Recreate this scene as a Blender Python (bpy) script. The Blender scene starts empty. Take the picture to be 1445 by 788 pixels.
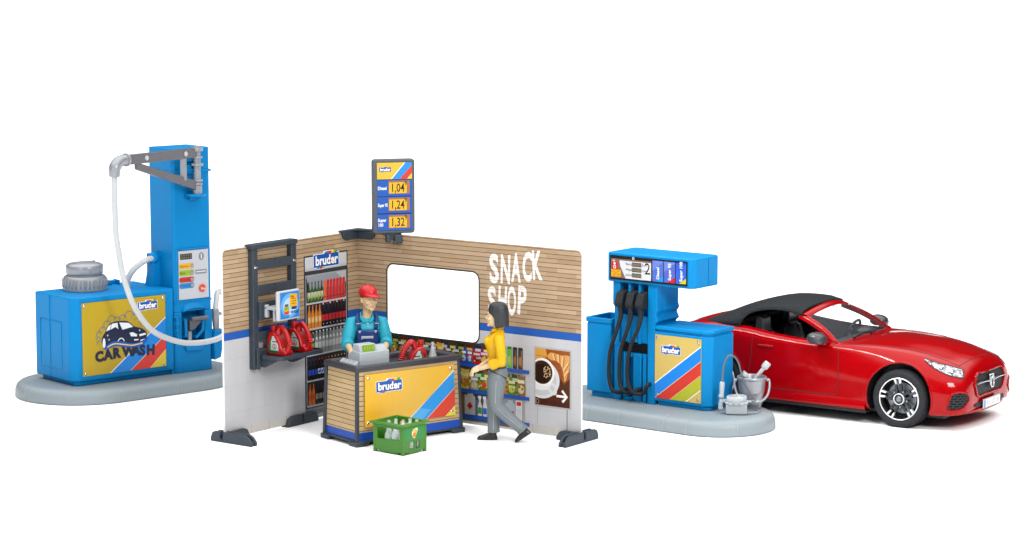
import bpy, bmesh, math, random
from mathutils import Vector, Matrix
from mathutils.geometry import tessellate_polygon
from mathutils.bvhtree import BVHTree
R = math.radians
PI = math.pi
random.seed(7)
SC = bpy.context.scene
COL = SC.collection

# ------------------------------------------------------------------ materials
DENS = .76                                 # pigments are kept this much below paper white; the lamps make up for it
def srgb(h):
    h = h.lstrip('#')
    o = []
    for i in (0, 2, 4):
        c = int(h[i:i+2], 16) / 255
        o.append(c / 12.92 if c <= .04045 else ((c + .055) / 1.055) ** 2.4)
    return (o[0]*DENS, o[1]*DENS, o[2]*DENS, 1)

MATS = {}
def mat(name, col, rough=.4, spec=.4, metal=0., bump=0., bscale=180., vary=.06, vscale=9., coat=0.):
    """painted / moulded plastic with a little colour and gloss variation and a fine grain"""
    m = bpy.data.materials.new(name); m.use_nodes = True
    nt = m.node_tree; b = nt.nodes['Principled BSDF']
    c = srgb(col) if isinstance(col, str) else tuple(col) + (1,)
    tc = nt.nodes.new('ShaderNodeTexCoord')
    n = nt.nodes.new('ShaderNodeTexNoise'); n.inputs['Scale'].default_value = vscale; n.inputs['Detail'].default_value = 5
    nt.links.new(tc.outputs['Object'], n.inputs['Vector'])
    mx = nt.nodes.new('ShaderNodeMix'); mx.data_type = 'RGBA'
    mx.inputs[6].default_value = tuple(x * (1 - vary) for x in c[:3]) + (1,)
    mx.inputs[7].default_value = tuple(min(1, x * (1 + vary)) for x in c[:3]) + (1,)
    nt.links.new(n.outputs['Fac'], mx.inputs[0]); nt.links.new(mx.outputs[2], b.inputs['Base Color'])
    mr = nt.nodes.new('ShaderNodeMapRange')
    mr.inputs['To Min'].default_value = max(.02, rough * .85); mr.inputs['To Max'].default_value = min(1, rough * 1.15)
    nt.links.new(n.outputs['Fac'], mr.inputs['Value']); nt.links.new(mr.outputs[0], b.inputs['Roughness'])
    b.inputs['Metallic'].default_value = metal
    b.inputs['Specular IOR Level'].default_value = spec
    if coat:
        b.inputs['Coat Weight'].default_value = coat; b.inputs['Coat Roughness'].default_value = .04
    if bump:
        n2 = nt.nodes.new('ShaderNodeTexNoise'); n2.inputs['Scale'].default_value = bscale; n2.inputs['Detail'].default_value = 3
        nt.links.new(tc.outputs['Object'], n2.inputs['Vector'])
        bp = nt.nodes.new('ShaderNodeBump'); bp.inputs['Strength'].default_value = bump; bp.inputs['Distance'].default_value = .01
        nt.links.new(n2.outputs['Fac'], bp.inputs['Height']); nt.links.new(bp.outputs[0], b.inputs['Normal'])
    MATS[name] = m
    return m

def print_mat(name, rough=.35, spec=.3, grain=.05, dens=1.):
    """ink on a sheet: the colour of every printed shape is stored with its face"""
    m = bpy.data.materials.new(name); m.use_nodes = True
    nt = m.node_tree; b = nt.nodes['Principled BSDF']
    a = nt.nodes.new('ShaderNodeAttribute'); a.attribute_name = 'ink'
    tc = nt.nodes.new('ShaderNodeTexCoord')
    n = nt.nodes.new('ShaderNodeTexNoise'); n.inputs['Scale'].default_value = 40; n.inputs['Detail'].default_value = 6
    nt.links.new(tc.outputs['Object'], n.inputs['Vector'])
    mr = nt.nodes.new('ShaderNodeMapRange'); mr.inputs['To Min'].default_value = dens*(1 - grain); mr.inputs['To Max'].default_value = dens*(1 + grain)
    nt.links.new(n.outputs['Fac'], mr.inputs['Value'])
    v = nt.nodes.new('ShaderNodeVectorMath'); v.operation = 'SCALE'
    nt.links.new(a.outputs['Color'], v.inputs[0]); nt.links.new(mr.outputs[0], v.inputs['Scale'])
    nt.links.new(v.outputs[0], b.inputs['Base Color'])
    b.inputs['Roughness'].default_value = rough; b.inputs['Specular IOR Level'].default_value = spec
    MATS[name] = m
    return m

def glass_mat(name, col, ior=1.45, rough=.0):
    m = bpy.data.materials.new(name); m.use_nodes = True
    b = m.node_tree.nodes['Principled BSDF']
    b.inputs['Base Color'].default_value = col; b.inputs['Transmission Weight'].default_value = 1
    b.inputs['Roughness'].default_value = rough; b.inputs['IOR'].default_value = ior
    MATS[name] = m
    return m

def pane_mat(name, col, alpha, spec=.5):
    m = bpy.data.materials.new(name); m.use_nodes = True
    b = m.node_tree.nodes['Principled BSDF']
    b.inputs['Base Color'].default_value = col; b.inputs['Alpha'].default_value = alpha
    b.inputs['Roughness'].default_value = .03; b.inputs['Specular IOR Level'].default_value = spec
    MATS[name] = m
    return m

# ------------------------------------------------------------------ mesh builder
def cr(pts, n, closed=False):
    """Catmull-Rom through points (any dimension), n samples per span"""
    P = [Vector(p) for p in pts]; out = []
    L = len(P); spans = L if closed else L - 1
    for i in range(spans):
        if closed: a, b, c, d = P[i-1], P[i], P[(i+1) % L], P[(i+2) % L]
        else:
            b, c = P[i], P[i+1]
            a = P[i-1] if i else b * 2 - c
            d = P[i+2] if i + 2 < L else c * 2 - b
        for k in range(n):
            t = k / n
            out.append(((2*b) + (c-a)*t + (2*a-5*b+4*c-d)*t*t + (3*b-a-3*c+d)*t**3) * .5)
    if not closed: out.append(P[-1].copy())
    return out

def lerp_tab(tab, x):
    """smooth (monotone-ish) interpolation in a table of (x, values...)"""
    if x <= tab[0][0]: return list(tab[0][1:])
    if x >= tab[-1][0]: return list(tab[-1][1:])
    for i in range(len(tab) - 1):
        if tab[i][0] <= x <= tab[i+1][0]: break
    x0, x1 = tab[i][0], tab[i+1][0]; h = x1 - x0; t = (x - x0) / h
    out = []
    for k in range(1, len(tab[0])):
        y0, y1 = tab[i][k], tab[i+1][k]
        s = (y1 - y0) / h
        def slope(j):
            if j == 0 or j == len(tab) - 1:
                jj = 0 if j == 0 else len(tab) - 2
                return (tab[jj+1][k] - tab[jj][k]) / (tab[jj+1][0] - tab[jj][0])
            a = (tab[j][k] - tab[j-1][k]) / (tab[j][0] - tab[j-1][0])
            b = (tab[j+1][k] - tab[j][k]) / (tab[j+1][0] - tab[j][0])
            return 0 if a * b <= 0 else 2 * a * b / (a + b)
        m0, m1 = slope(i), slope(i+1)
        out.append((2*t**3-3*t*t+1)*y0 + (t**3-2*t*t+t)*h*m0 + (-2*t**3+3*t*t)*y1 + (t**3-t*t)*h*m1)
    return out

def rrect(x0, x1, y0, y1, r, n=4):
    """rounded rectangle outline; r is one radius or four (x0y0, x1y0, x1y1, x0y1)"""
    rs = r if isinstance(r, (list, tuple)) else [r] * 4
    o = []
    for (cx, cy, a0), q in zip(((x0, y0, 180), (x1, y0, 270), (x1, y1, 0), (x0, y1, 90)), rs):
        sx = 1 if cx == x0 else -1; sy = 1 if cy == y0 else -1
        if q <= 0: o.append((cx, cy)); continue
        for k in range(n + 1):
            a = R(a0 + 90 * k / n); o.append((cx + sx*q + q*math.cos(a), cy + sy*q + q*math.sin(a)))
    return o

def ell(cx, cy, rx, ry, n=20, a0=0, a1=360):
    m = n if a1 - a0 >= 360 else n + 1
    return [(cx + rx*math.cos(R(a0 + (a1-a0)*k/n)), cy + ry*math.sin(R(a0 + (a1-a0)*k/n))) for k in range(m)]

class MB:
    def __init__(s): s.v = []; s.f = []; s.mi = []; s.ink = []; s.M = Matrix()
    def add(s, vs, fs, mi=0, ink=None):
        o = len(s.v)
        s.v += [s.M @ Vector(p) for p in vs]
        for f in fs: s.f.append([o + i for i in f]); s.mi.append(mi); s.ink.append(ink)
        return s
    def box(s, x0, x1, y0, y1, z0, z1, mi=0, ink=None):
        return s.add([(x0,y0,z0),(x1,y0,z0),(x1,y1,z0),(x0,y1,z0),(x0,y0,z1),(x1,y0,z1),(x1,y1,z1),(x0,y1,z1)],
              [(0,3,2,1),(4,5,6,7),(0,1,5,4),(1,2,6,5),(2,3,7,6),(3,0,4,7)], mi, ink)
    def prism(s, poly, d0, d1, ax='y', holes=(), mi=0, ink=None, taper=None):
        """extrude a 2-D outline; ax = 'y': outline in x,z / 'z': x,y / 'x': y,z"""
        fm = {'y': lambda p, d: (p[0], d, p[1]), 'z': lambda p, d: (p[0], p[1], d), 'x': lambda p, d: (d, p[0], p[1])}[ax]
        loops = [list(poly)] + [list(h) for h in holes]
        flat = [p for l in loops for p in l]
        n = len(flat)
        tp = taper or (lambda p: p)
        vs = [fm(p, d0) for p in flat] + [fm(tp(p), d1) for p in flat]
        fs = []
        if len(loops) == 1 : fs += [tuple(range(n)), tuple(range(n, 2*n))]
        else:
            tris = tessellate_polygon([[Vector((p[0], p[1], 0)) for p in l] for l in loops])
            for t in tris: fs.append(tuple(t)); fs.append(tuple(n + i for i in t))
        o = 0
        for l in loops:
            m = len(l)
            for i in range(m):
                j = (i + 1) % m; fs.append((o+i, o+j, n+o+j, n+o+i))
            o += m
        return s.add(vs, fs, mi, ink)
    def sheet(s, poly, d, ink, mi=0):
        """a printed shape in the local x,z plane at depth y = d"""
        return s.add([(p[0], d, p[1]) for p in poly], [tuple(range(len(poly)))], mi, srgb(ink) if isinstance(ink, str) else ink)
    def rect(s, x0, x1, z0, z1, d, ink, mi=0): return s.sheet([(x0,z0),(x1,z0),(x1,z1),(x0,z1)], d, ink, mi)
    def line(s, pts, w, d, ink, closed=False):
        """a printed stroke of width w"""
        n = len(pts); L = []; Rr = []
        for i in range(n):
            a = Vector(pts[i-1] if (i or closed) else pts[i]); b = Vector(pts[(i+1) % n] if (i < n-1 or closed) else pts[i])
            t = (b - a).normalized(); q = Vector((-t.y, t.x)) * w / 2; p = Vector(pts[i])
            L.append(p + q); Rr.append(p - q)
        for i in range(n if closed else n - 1):
            j = (i+1) % n; s.sheet([L[i], L[j], Rr[j], Rr[i]], d, ink)
        return s
    def cyl(s, p0, p1, r0, r1=None, n=20, mi=0, caps=True, ink=None):
        r1 = r0 if r1 is None else r1
        p0, p1 = Vector(p0), Vector(p1); t = (p1 - p0).normalized()
        a = t.orthogonal().normalized(); b = t.cross(a)
        vs = []
        for p, r in ((p0, r0), (p1, r1)):
            vs += [p + (a*math.cos(2*PI*k/n) + b*math.sin(2*PI*k/n)) * r for k in range(n)]
        fs = [(k, (k+1) % n, n + (k+1) % n, n + k) for k in range(n)]
        if caps: fs += [tuple(range(n)), tuple(range(n, 2*n))]
        return s.add(vs, fs, mi, ink)
    def lathe(s, prof, n=32, org=(0,0,0), ax=(0,0,1), mi=0, ink=None, sx=1., sy=1.):
        """revolve (radius, height) pairs round an axis; radius 0 closes the end"""
        o = Vector(org); t = Vector(ax).normalized(); a = t.orthogonal().normalized(); b = t.cross(a)
        vs = []; idx = []
        for r, h in prof:
            if r <= 1e-6: idx.append([len(vs)]); vs.append(o + t*h)
            else:
                idx.append(list(range(len(vs), len(vs)+n)))
                vs += [o + t*h + (a*math.cos(2*PI*k/n)*sx + b*math.sin(2*PI*k/n)*sy) * r for k in range(n)]
        fs = []
        for A, B in zip(idx, idx[1:]):
            for k in range(n):
                j = (k+1) % n
                q = [A[k % len(A)], A[j % len(A)], B[j % len(B)], B[k % len(B)]]
                q2 = []
                for i in q:
                    if i not in q2: q2.append(i)
                if len(q2) > 2: fs.append(tuple(q2))
        return s.add(vs, fs, mi, ink)
    def tube(s, pts, r, n=10, mi=0, smooth=0, closed=False, ink=None, flat=1.):
        if smooth: 
            if isinstance(r, (list, tuple)):
                q = cr([tuple(p) + (w,) for p, w in zip(pts, r)], smooth, closed); r = [p[3] for p in q]; pts = [Vector(p[:3]) for p in q]
            else: pts = cr(pts, smooth, closed)
        P = [Vector(p) for p in pts]; m = len(P)
        rr = list(r) if isinstance(r, (list, tuple)) else [r]*m
        up = None; vs = []
        for i in range(m):
            a = P[i-1] if (i or closed) else P[i]; b = P[(i+1) % m] if (i < m-1 or closed) else P[i]
            t = (b - a).normalized()
            up = (t.orthogonal() if up is None else up - t * up.dot(t)).normalized(); w = t.cross(up)
            vs += [P[i] + (up*math.cos(2*PI*k/n) + w*math.sin(2*PI*k/n)*flat) * rr[i] for k in range(n)]
        fs = []
        for i in range(m if closed else m-1):
            j = (i+1) % m
            for k in range(n):
                fs.append((i*n+k, i*n+(k+1) % n, j*n+(k+1) % n, j*n+k))
        if not closed: fs += [tuple(range(n)), tuple(range((m-1)*n, m*n))]
        return s.add(vs, fs, mi, ink)
    def rings(s, rings, n=20, mi=0):
        """loft through ellipses (cx, cy, z, rx, ry[, power])"""
        vs = []
        for r in rings:
            cx, cy, z, rx, ry = r[:5]; p = r[5] if len(r) > 5 else 1.
            for k in range(n):
                a = 2*PI*k/n; c, d = math.cos(a), math.sin(a)
                vs.append((cx + rx*math.copysign(abs(c)**p, c), cy + ry*math.copysign(abs(d)**p, d), z))
        m = len(rings)
        fs = [(i*n+k, i*n+(k+1) % n, (i+1)*n+(k+1) % n, (i+1)*n+k) for i in range(m-1) for k in range(n)]
        fs += [tuple(range(n)), tuple(range((m-1)*n, m*n))]
        return s.add(vs, fs, mi)
    def ball(s, c, rx, ry=None, rz=None, n=16, mi=0):
        ry = rx if ry is None else ry; rz = rx if rz is None else rz
        M0 = s.M; s.M = M0 @ Matrix.Translation(c) @ Matrix.Diagonal((rx, ry, rz, 1))
        s.lathe([(math.sin(PI*k/(n//2)), -math.cos(PI*k/(n//2))) for k in range(n//2 + 1)], n, mi=mi)
        s.M = M0; return s
    def grid(s, G, mi=0, close=False, ink=None):
        h, w = len(G), len(G[0])
        vs = [p for row in G for p in row]
        fs = [(i*w+j, i*w+(j+1) % w, (i+1)*w+(j+1) % w, (i+1)*w+j) for i in range(h-1) for j in range(w if close else w-1)]
        return s.add(vs, fs, mi, ink)
    def text(s, body, x, z, size, d, ink, bold=0., sx=1., align='LEFT', rot=0., shear=0.):
        vs, fs = glyphs(body, bold, align)
        c, q = math.cos(R(rot)), math.sin(R(rot)); o = []
        for px, pz in vs:
            px, pz = (px + shear*pz)*size*sx, pz*size
            o.append((x + px*c - pz*q, d, z + px*q + pz*c))
        return s.add(o, fs, 0, srgb(ink))
    def mesh(s, name, recalc=True):
        me = bpy.data.meshes.new(name)
        me.from_pydata([tuple(v) for v in s.v], [], s.f)
        for p, i in zip(me.polygons, s.mi): p.material_index = i
        if any(c is not None for c in s.ink):
            at = me.attributes.new('ink', 'FLOAT_COLOR', 'FACE')
            for i, c in enumerate(s.ink): at.data[i].color = c if c is not None else (1,1,1,1)
        if recalc:
            bm = bmesh.new(); bm.from_mesh(me)
            bmesh.ops.recalc_face_normals(bm, faces=bm.faces); bm.to_mesh(me); bm.free()
        return me
    def build(s, name, m, parent=None, bevel=0., seg=2, angle=35, smooth=True, loc=None, rot=None, label=None, recalc=True):
        me = s.mesh(name, recalc)
        for q in (m if isinstance(m, (list, tuple)) else [m]): me.materials.append(MATS[q] if isinstance(q, str) else q)
        if smooth:
            me.shade_smooth(); me.set_sharp_from_angle(angle=R(angle))
        o = bpy.data.objects.new(name, me); COL.objects.link(o)
        if parent: o.parent = parent
        if loc: o.location = loc
        if rot: o.rotation_euler = rot
        if label: o['label'] = label
        if bevel:
            b = o.modifiers.new('bevel', 'BEVEL'); b.width = bevel; b.segments = seg; b.limit_method = 'ANGLE'; b.angle_limit = R(angle)
            b.use_clamp_overlap = True
        return o

_G = {}
def glyphs(body, bold=0., align='LEFT'):
    """outline of a word as flat triangles at size 1"""
    k = (body, bold, align)
    if k not in _G:
        cu = bpy.data.curves.new('w', 'FONT'); cu.body = body; cu.align_x = align; cu.offset = bold; cu.resolution_u = 3; cu.size = 1
        o = bpy.data.objects.new('w', cu); COL.objects.link(o)
        dg = bpy.context.evaluated_depsgraph_get(); me = o.evaluated_get(dg).to_mesh()
        _G[k] = ([(v.co.x, v.co.y) for v in me.vertices], [tuple(p.vertices) for p in me.polygons])
        bpy.data.objects.remove(o); bpy.data.curves.remove(cu)
    return _G[k]

def tag(o, label=None, cat=None, group=None, kind=None):
    if label: o['label'] = label
    if cat: o['category'] = cat
    if group: o['group'] = group
    if kind: o['kind'] = kind
    return o

def thing(name, label, cat, loc=(0,0,0), rz=0., group=None):
    o = bpy.data.objects.new(name, None); o.empty_display_size = .2; COL.objects.link(o)
    o.location = loc; o.rotation_euler = (0, 0, rz)
    return tag(o, label, cat, group)

def copy_tree(o, parent=None):
    c = o.copy(); COL.objects.link(c)
    if parent: c.parent = parent
    for ch in [q for q in o.children]: copy_tree(ch, c)
    return c

def at(frame, a, b, z=0.):
    """local (a, b, z) of a frame (ox, oy, degrees) -> world"""
    ox, oy, d = frame; c, s = math.cos(R(d)), math.sin(R(d))
    return (ox + a*c - b*s, oy + a*s + b*c, z)

WASH = (-5.911, 32.316, 41.); PUMP = (1.741, 31.17, -38.)
WL = (-2.037, 31.767, 53.79); WR = (-2.037, 31.767, -36.21)
CNT = (-1.911, 29.313, 37.1); CARF = (5.453, 31.312, -34.)

# ------------------------------------------------------------------ materials used
mat('blue_plastic', '#0084c6', .45, .13, bump=.12, bscale=70)
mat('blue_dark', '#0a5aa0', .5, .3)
mat('island_grey', '#8a959a', .45, .35, bump=.06, bscale=120, vary=.04)
mat('groove_grey', '#9fa9ad', .5, .3)
mat('anthracite', '#39414a', .42, .25, bump=.05, bscale=150)
mat('anthracite_dark', '#2c3238', .5, .35)
mat('silver', '#9a9da3', .32, .6, metal=.3, bump=.05, bscale=120)
mat('gunmetal', '#66666c', .38, .5, metal=.2, bump=.05, bscale=120)
mat('chrome', '#d8dadd', .16, .6, metal=1.)
mat('white_hose', '#c8cbcd', .3, .3)
mat('white_plastic', '#bfc2c5', .35, .4)
mat('light_grey', '#a9b1b6', .42, .35, bump=.1, bscale=110)
mat('pump_black', '#222427', .65, .25, bump=.2, bscale=160, vary=.15)
mat('hole_dark', '#101418', .8, .1)
mat('car_red', '#9c0006', .10, .16, coat=.06, vary=.02)
mat('car_dark', '#17181a', .5, .3)
mat('car_trim', '#26282b', .42, .4)
mat('softtop', '#1d2023', .6, .12, bump=.25, bscale=260, vary=.08)
mat('tyre_rubber', '#2a2c2f', .75, .15, bump=.15, bscale=60, vary=.12)
mat('rim_white', '#eef0f1', .22, .5, metal=.25)
mat('disc_grey', '#7d858c', .35, .5, metal=.6)
mat('leather', '#45474c', .30, .5); mat('dash_dark', '#1a1b1e', .4, .4)
mat('oil_red', '#b50d12', .28, .45, vary=.04)
mat('crate_green', '#3b7a1e', .33, .35, bump=.05, bscale=90)
mat('crate_label', '#2b7a3e', .4, .35)
mat('skin', '#e0c49a', .5, .3, vary=.02)
mat('skin_man', '#d6b68a', .5, .3, vary=.03)
mat('hair_black', '#272a2e', .45, .4, bump=.5, bscale=26, vary=.2)
mat('hair_red', '#7a3d1c', .5, .3, bump=.3, bscale=60)
mat('shirt_cyan', '#22a4bd', .5, .3, bump=.15, bscale=14, vary=.05)
mat('overall_navy', '#0c3577', .45, .35, bump=.1, bscale=20, vary=.1)
mat('blouse_yellow', '#e0ae00', .48, .3, bump=.12, bscale=14, vary=.03)
mat('trouser_grey', '#70797d', .45, .35, bump=.1, bscale=14)
mat('seam_grey', '#a9b1b4', .5, .3)
mat('shoe_black', '#1d1e20', .35, .45)
mat('cap_red', '#bd1219', .36, .4)
mat('lip_pink', '#d98878', .5, .3)
mat('eye_white', '#e2d6c4', .3, .4); mat('eye_blue', '#5076a8', .3, .5); mat('brow_brown', '#8a5a34', .6, .2)
mat('paper_core', '#e9e8e6', .6, .2)
def lamp_mat():
    m = bpy.data.materials.new('lens_clear'); m.use_nodes = True; nt = m.node_tree; b = nt.nodes['Principled BSDF']
    tc = nt.nodes.new('ShaderNodeTexCoord'); n = nt.nodes.new('ShaderNodeTexNoise'); n.inputs['Scale'].default_value = 11; n.inputs['Detail'].default_value = 3; n.inputs['Distortion'].default_value = 1.6
    r = nt.nodes.new('ShaderNodeValToRGB'); e = r.color_ramp.elements; e.new(.5); e.new(.58)
    for q, (p, c) in zip(e, ((.36, '#3a3c40'), (.44, '#8a8d92'), (.52, '#c9ccd0'), (.62, '#55585c'))): q.position = p; q.color = srgb(c)
    nt.links.new(tc.outputs['Object'], n.inputs['Vector']); nt.links.new(n.outputs['Fac'], r.inputs[0]); nt.links.new(r.outputs[0], b.inputs['Base Color'])
    b.inputs['Metallic'].default_value = .35; b.inputs['Roughness'].default_value = .12; b.inputs['Coat Weight'].default_value = .6; MATS['lens_clear'] = m
lamp_mat(); mat('mirror_grey', '#3a3b3f', .25, .5)
print_mat('print'); print_mat('gloss_print', .25, .3, .03, .90)
pane_mat('bottle_glass', (.80, .86, .84, 1), .20, .9); mat('sign_grey', '#4d535a', .4, .35, bump=.04)
pane_mat('screen_glass', (.22, .24, .27, 1), .10)
pane_mat('clear_plastic', (.8, .83, .85, 1), .35)
# ------------------------------------------------------------------ ground, world, lamps, camera
def white_floor():
    m = bpy.data.materials.new('white_floor'); m.use_nodes = True
    b = m.node_tree.nodes['Principled BSDF']; b.inputs['Base Color'].default_value = (.92, .92, .92, 1)
    b.inputs['Roughness'].default_value = .8; b.inputs['Specular IOR Level'].default_value = .1
    MATS['white_floor'] = m
white_floor()
g = MB().grid([[(x, y, 0) for x in (-1200, -40, 0, 40, 1200)] for y in (-200, 10, 31, 60, 2000)]).build('ground', 'white_floor')
tag(g, kind='structure')

w = bpy.data.worlds.new('World'); SC.world = w; w.use_nodes = True
nt = w.node_tree; bg = nt.nodes['Background']
tc = nt.nodes.new('ShaderNodeTexCoord'); sp = nt.nodes.new('ShaderNodeSeparateXYZ')
nt.links.new(tc.outputs['Generated'], sp.inputs[0])
def ramp(stops):
    r = nt.nodes.new('ShaderNodeValToRGB'); e = r.color_ramp.elements
    while len(e) < len(stops): e.new(.5)
    for q, (p, v) in zip(e, stops): q.position = p; q.color = (v/4, v/4, v/4*1.005, 1)
    nt.links.new(sp.outputs['Z'], r.inputs[0]); return r
front = ramp([(0, .16), (.38, .16), (.56, .5), (.68, 2.2), (1., 2.6)])     # dim studio in front and at the sides, soft-box ceiling
back = ramp([(0, .03), (.42, .03), (.56, .45), (.68, 2.2), (1., 2.6)])     # dark studio beyond the white table
mr = nt.nodes.new('ShaderNodeMapRange'); mr.inputs['From Min'].default_value = -.3; mr.inputs['From Max'].default_value = .3
mr.interpolation_type = 'SMOOTHSTEP'; nt.links.new(sp.outputs['Y'], mr.inputs['Value'])
mx = nt.nodes.new('ShaderNodeMix'); mx.data_type = 'RGBA'
nt.links.new(mr.outputs[0], mx.inputs[0]); nt.links.new(front.outputs[0], mx.inputs[6]); nt.links.new(back.outputs[0], mx.inputs[7])
nt.links.new(mx.outputs[2], bg.inputs['Color']); bg.inputs['Strength'].default_value = 4.9

def area(name, loc, target, sx, sy, power, col=(1,1,1), spread=PI):
    l = bpy.data.lights.new(name, 'AREA'); l.shape = 'RECTANGLE'; l.size = sx; l.size_y = sy; l.energy = power; l.color = col; l.spread = spread
    o = bpy.data.objects.new(name, l); COL.objects.link(o); o.location = loc
    o.rotation_euler = (Vector(target) - Vector(loc)).to_track_quat('-Z', 'Y').to_euler()
    return o
area('key_softbox', (7.5, 15, 10.5), (0, 31, 1.), 4, 4, 2170, (1, .985, .96))
area('fill_softbox', (-10, 15, 7.5), (-1, 31.5, 1.), 5, 5, 565, (.97, .985, 1))

st = area('strip_softbox', (-2.4, 28.6, 10.4), (5, 31, 1.), 8, .45, 95, spread=R(42))     # long strip lamp over the car
d_ = (Vector((5, 31, 1)) - st.location).normalized(); ax_ = Vector((math.cos(R(-34)), math.sin(R(-34)), 0)); ax_ = (ax_ - d_*ax_.dot(d_)).normalized(); ay_ = (-d_).cross(ax_)
st.rotation_euler = Matrix((ax_, ay_, -d_)).transposed().to_euler()

cam = bpy.data.cameras.new('camera'); cam.sensor_width = 36; cam.lens = 36 * 3430 / 1445; cam.clip_end = 5000; cam.clip_start = .5
co = bpy.data.objects.new('camera', cam); COL.objects.link(co)
co.location = (0, 0, 6.1); co.rotation_euler = (PI/2 - math.atan((394 + 75) / 3430), 0, 0)
SC.camera = co
SC.view_settings.view_transform = 'Standard'; SC.view_settings.look = 'None'
SC.view_settings.exposure = 0; SC.view_settings.gamma = 1
SC.cycles.use_denoising = True; SC.cycles.max_bounces = 10; SC.cycles.transparent_max_bounces = 16
SC.cycles.caustics_reflective = False; SC.cycles.caustics_refractive = False

# ------------------------------------------------------------------ shared printed motifs
def logo(mb, x, z, wd, d):
    """white lower-case word on a blue plate with stepped corners and coloured dashes; x, z = left, bottom of the plate"""
    h = wd * .40; u = wd / 100.
    def q(pts): return [(x + a*u, z + b*u) for a, b in pts]
    out = [(-2,2),(3,-2),(12,-2),(12,-6),(40,-6),(40,-2),(101,-2),(101,35),(78,35),(78,41),(38,41),(38,35),(-2,35)]
    mb.sheet(q(out), d, '#f6f7f8')
    mb.sheet(q([(0,0),(99,0),(99,33),(76,33),(76,36),(42,36),(42,33),(0,33)]), d - .0015, '#0f57ab')
    for a, b, c in ((44,56,'#1f72c4'),(56,68,'#e2231a'),(68,80,'#f3c400'),(80,91,'#3aa535')):
        mb.sheet(q([(a,33),(b,33),(b+3,39),(a+3,39)]), d - .003, c)
    for a, b, c in ((12,22,'#1f8fe0'),(22,32,'#e2231a'),(32,40,'#8cc63f')):
        mb.sheet(q([(a,-4),(b,-4),(b+2,1),(a+2,1)]), d - .003, c)
    mb.text('bruder', x + 50*u, z + 6*u, 33*u, d - .0045, '#ffffff', bold=.035, sx=.96, align='CENTER')
    mb.sheet(ell(x + 66*u, z + 13.5*u, 3.2*u, 4*u, 10), d - .006, '#e2231a')

def screws(parent, pts, d, r=.018):
    for x, z in pts: MB().lathe([(0, 0), (r*1.25, 0), (r*1.2, .006), (r*.7, .012), (0, .013)], 12, (x, d, z), (0, -1, 0)).build('screw', 'chrome', parent)

def island(frame, u0, u1, v0, v1, label, seams):
    """kerb island: rounded-end slab with rounded top edge, from local x u0..u1, y v0..v1"""
    t = thing('kerb_island', label, 'island', at(frame, 0, 0), R(frame[2]))
    r = (v1 - v0) / 2
    def outline(ins):
        c = (v0 + v1) / 2; q = r - ins; o = []
        for k in range(12): o.append((u0 + r + (u1 - u0 - 2*r)*k/12, c - q))
        for k in range(24): a = R(-90 + 180*k/24); o.append((u1 - r + q*math.cos(a), c + q*math.sin(a)))
        for k in range(12): o.append((u1 - r - (u1 - u0 - 2*r)*k/12, c + q))
        for k in range(24): a = R(90 + 180*k/24); o.append((u0 + r + q*math.cos(a), c + q*math.sin(a)))
        return o
    prof = [(.03, 0.), (0, .012), (.004, .10), (.012, .13), (.03, .165), (.06, .188), (.11, .199), (.15, .2)]
    G = [[(p[0], p[1], z) for p in outline(i)] for i, z in prof]
    mb = MB().grid(G, close=True)
    mb.add(G[-1], [tuple(range(len(G[-1])))]); mb.add(G[0], [tuple(range(len(G[0])))])
    mb.build('kerb_slab', 'island_grey', t, angle=50)
    n = len(outline(0))
    for k in seams:
        k = k % n; s = MB()
        pts = []
        for i, z in prof[1:]:
            p = Vector(outline(i - .0015)[k]); pts.append((p.x, p.y, z + .001))
        s.tube(pts, .0055, 6); s.build('joint', 'groove_grey', t)
    return t
# ------------------------------------------------------------------ car wash island and machine
island(WASH, -.48, 2.75, -.45, 1.45, 'grey rounded kerb island under the blue car wash machine', [3, 8, 12, 0, 66, 60, 17, 22, 30, 40, 50])
cw = thing('car_wash_machine', 'blue car wash machine with tall tower, yellow sticker and white hose on a swing arm', 'car wash', at(WASH, 0, 0, 0), R(WASH[2]))
# tank: chamfered front-left corner, recessed foot
ol = lambda i, c=.10: [(i, c+i*.5), (c+i*.5, i), (1.60, i), (1.60, 1.0-i), (i, 1.0-i)]
m = MB().prism(ol(0), .262, 1.41, 'z', taper=lambda p: (p[0]*.99+.008 if p[0] < 1 else p[0], p[1]))
m.prism([(.06,.10),(.12,.05),(1.58,.05),(1.58,.94),(.06,.94)], .2, .27, 'z')
m.build('tank', 'blue_plastic', cw, bevel=.02, seg=3)
m = MB()                                    # seam and framed field on the left flank, moulding round the sticker
m.box(-.004, .01, .60, .607, .27, 1.40)
for y0, y1, z0, z1 in ((.30,.86,1.055,1.062),(.30,.86,.40,.406),(.30,.306,.40,1.06),(.854,.86,.40,1.06)): m.box(-.004, .01, y0, y1, z0, z1)
m.box(.11, 1.50, -.008, .01, 1.345, 1.36); m.box(.11, 1.50, -.008, .01, .30, .315); m.box(1.475, 1.50, -.008, .01, .315, 1.345)
m.build('moulding', 'blue_plastic', cw, bevel=.003)
m = MB()                                    # sticker
d = -.012
m.prism([(.14,.335),(1.465,.335),(1.465,1.335),(.14,1.335)], d, 0, 'y', ink=srgb('#b99b1e'))
e = d - .002
m.sheet([(.575,.337),(1.463,1.01),(1.463,1.025),(.555,.337)], e, '#f3f1ea')
m.sheet([(.575,.337),(.885,.337),(1.463,.775),(1.463,1.01)], e, '#1384dc')
m.sheet([(.885,.337),(1.20,.337),(1.463,.57),(1.463,.775)], e, '#d8392d')
m.sheet([(1.20,.337),(1.463,.337),(1.463,.57)], e, '#dcc22c')
m.line([(.885,.337),(1.463,.775)], .008, e - .001, '#f0c9a0'); m.line([(1.20,.337),(1.463,.57)], .008, e - .001, '#f0c9a0')
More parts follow.
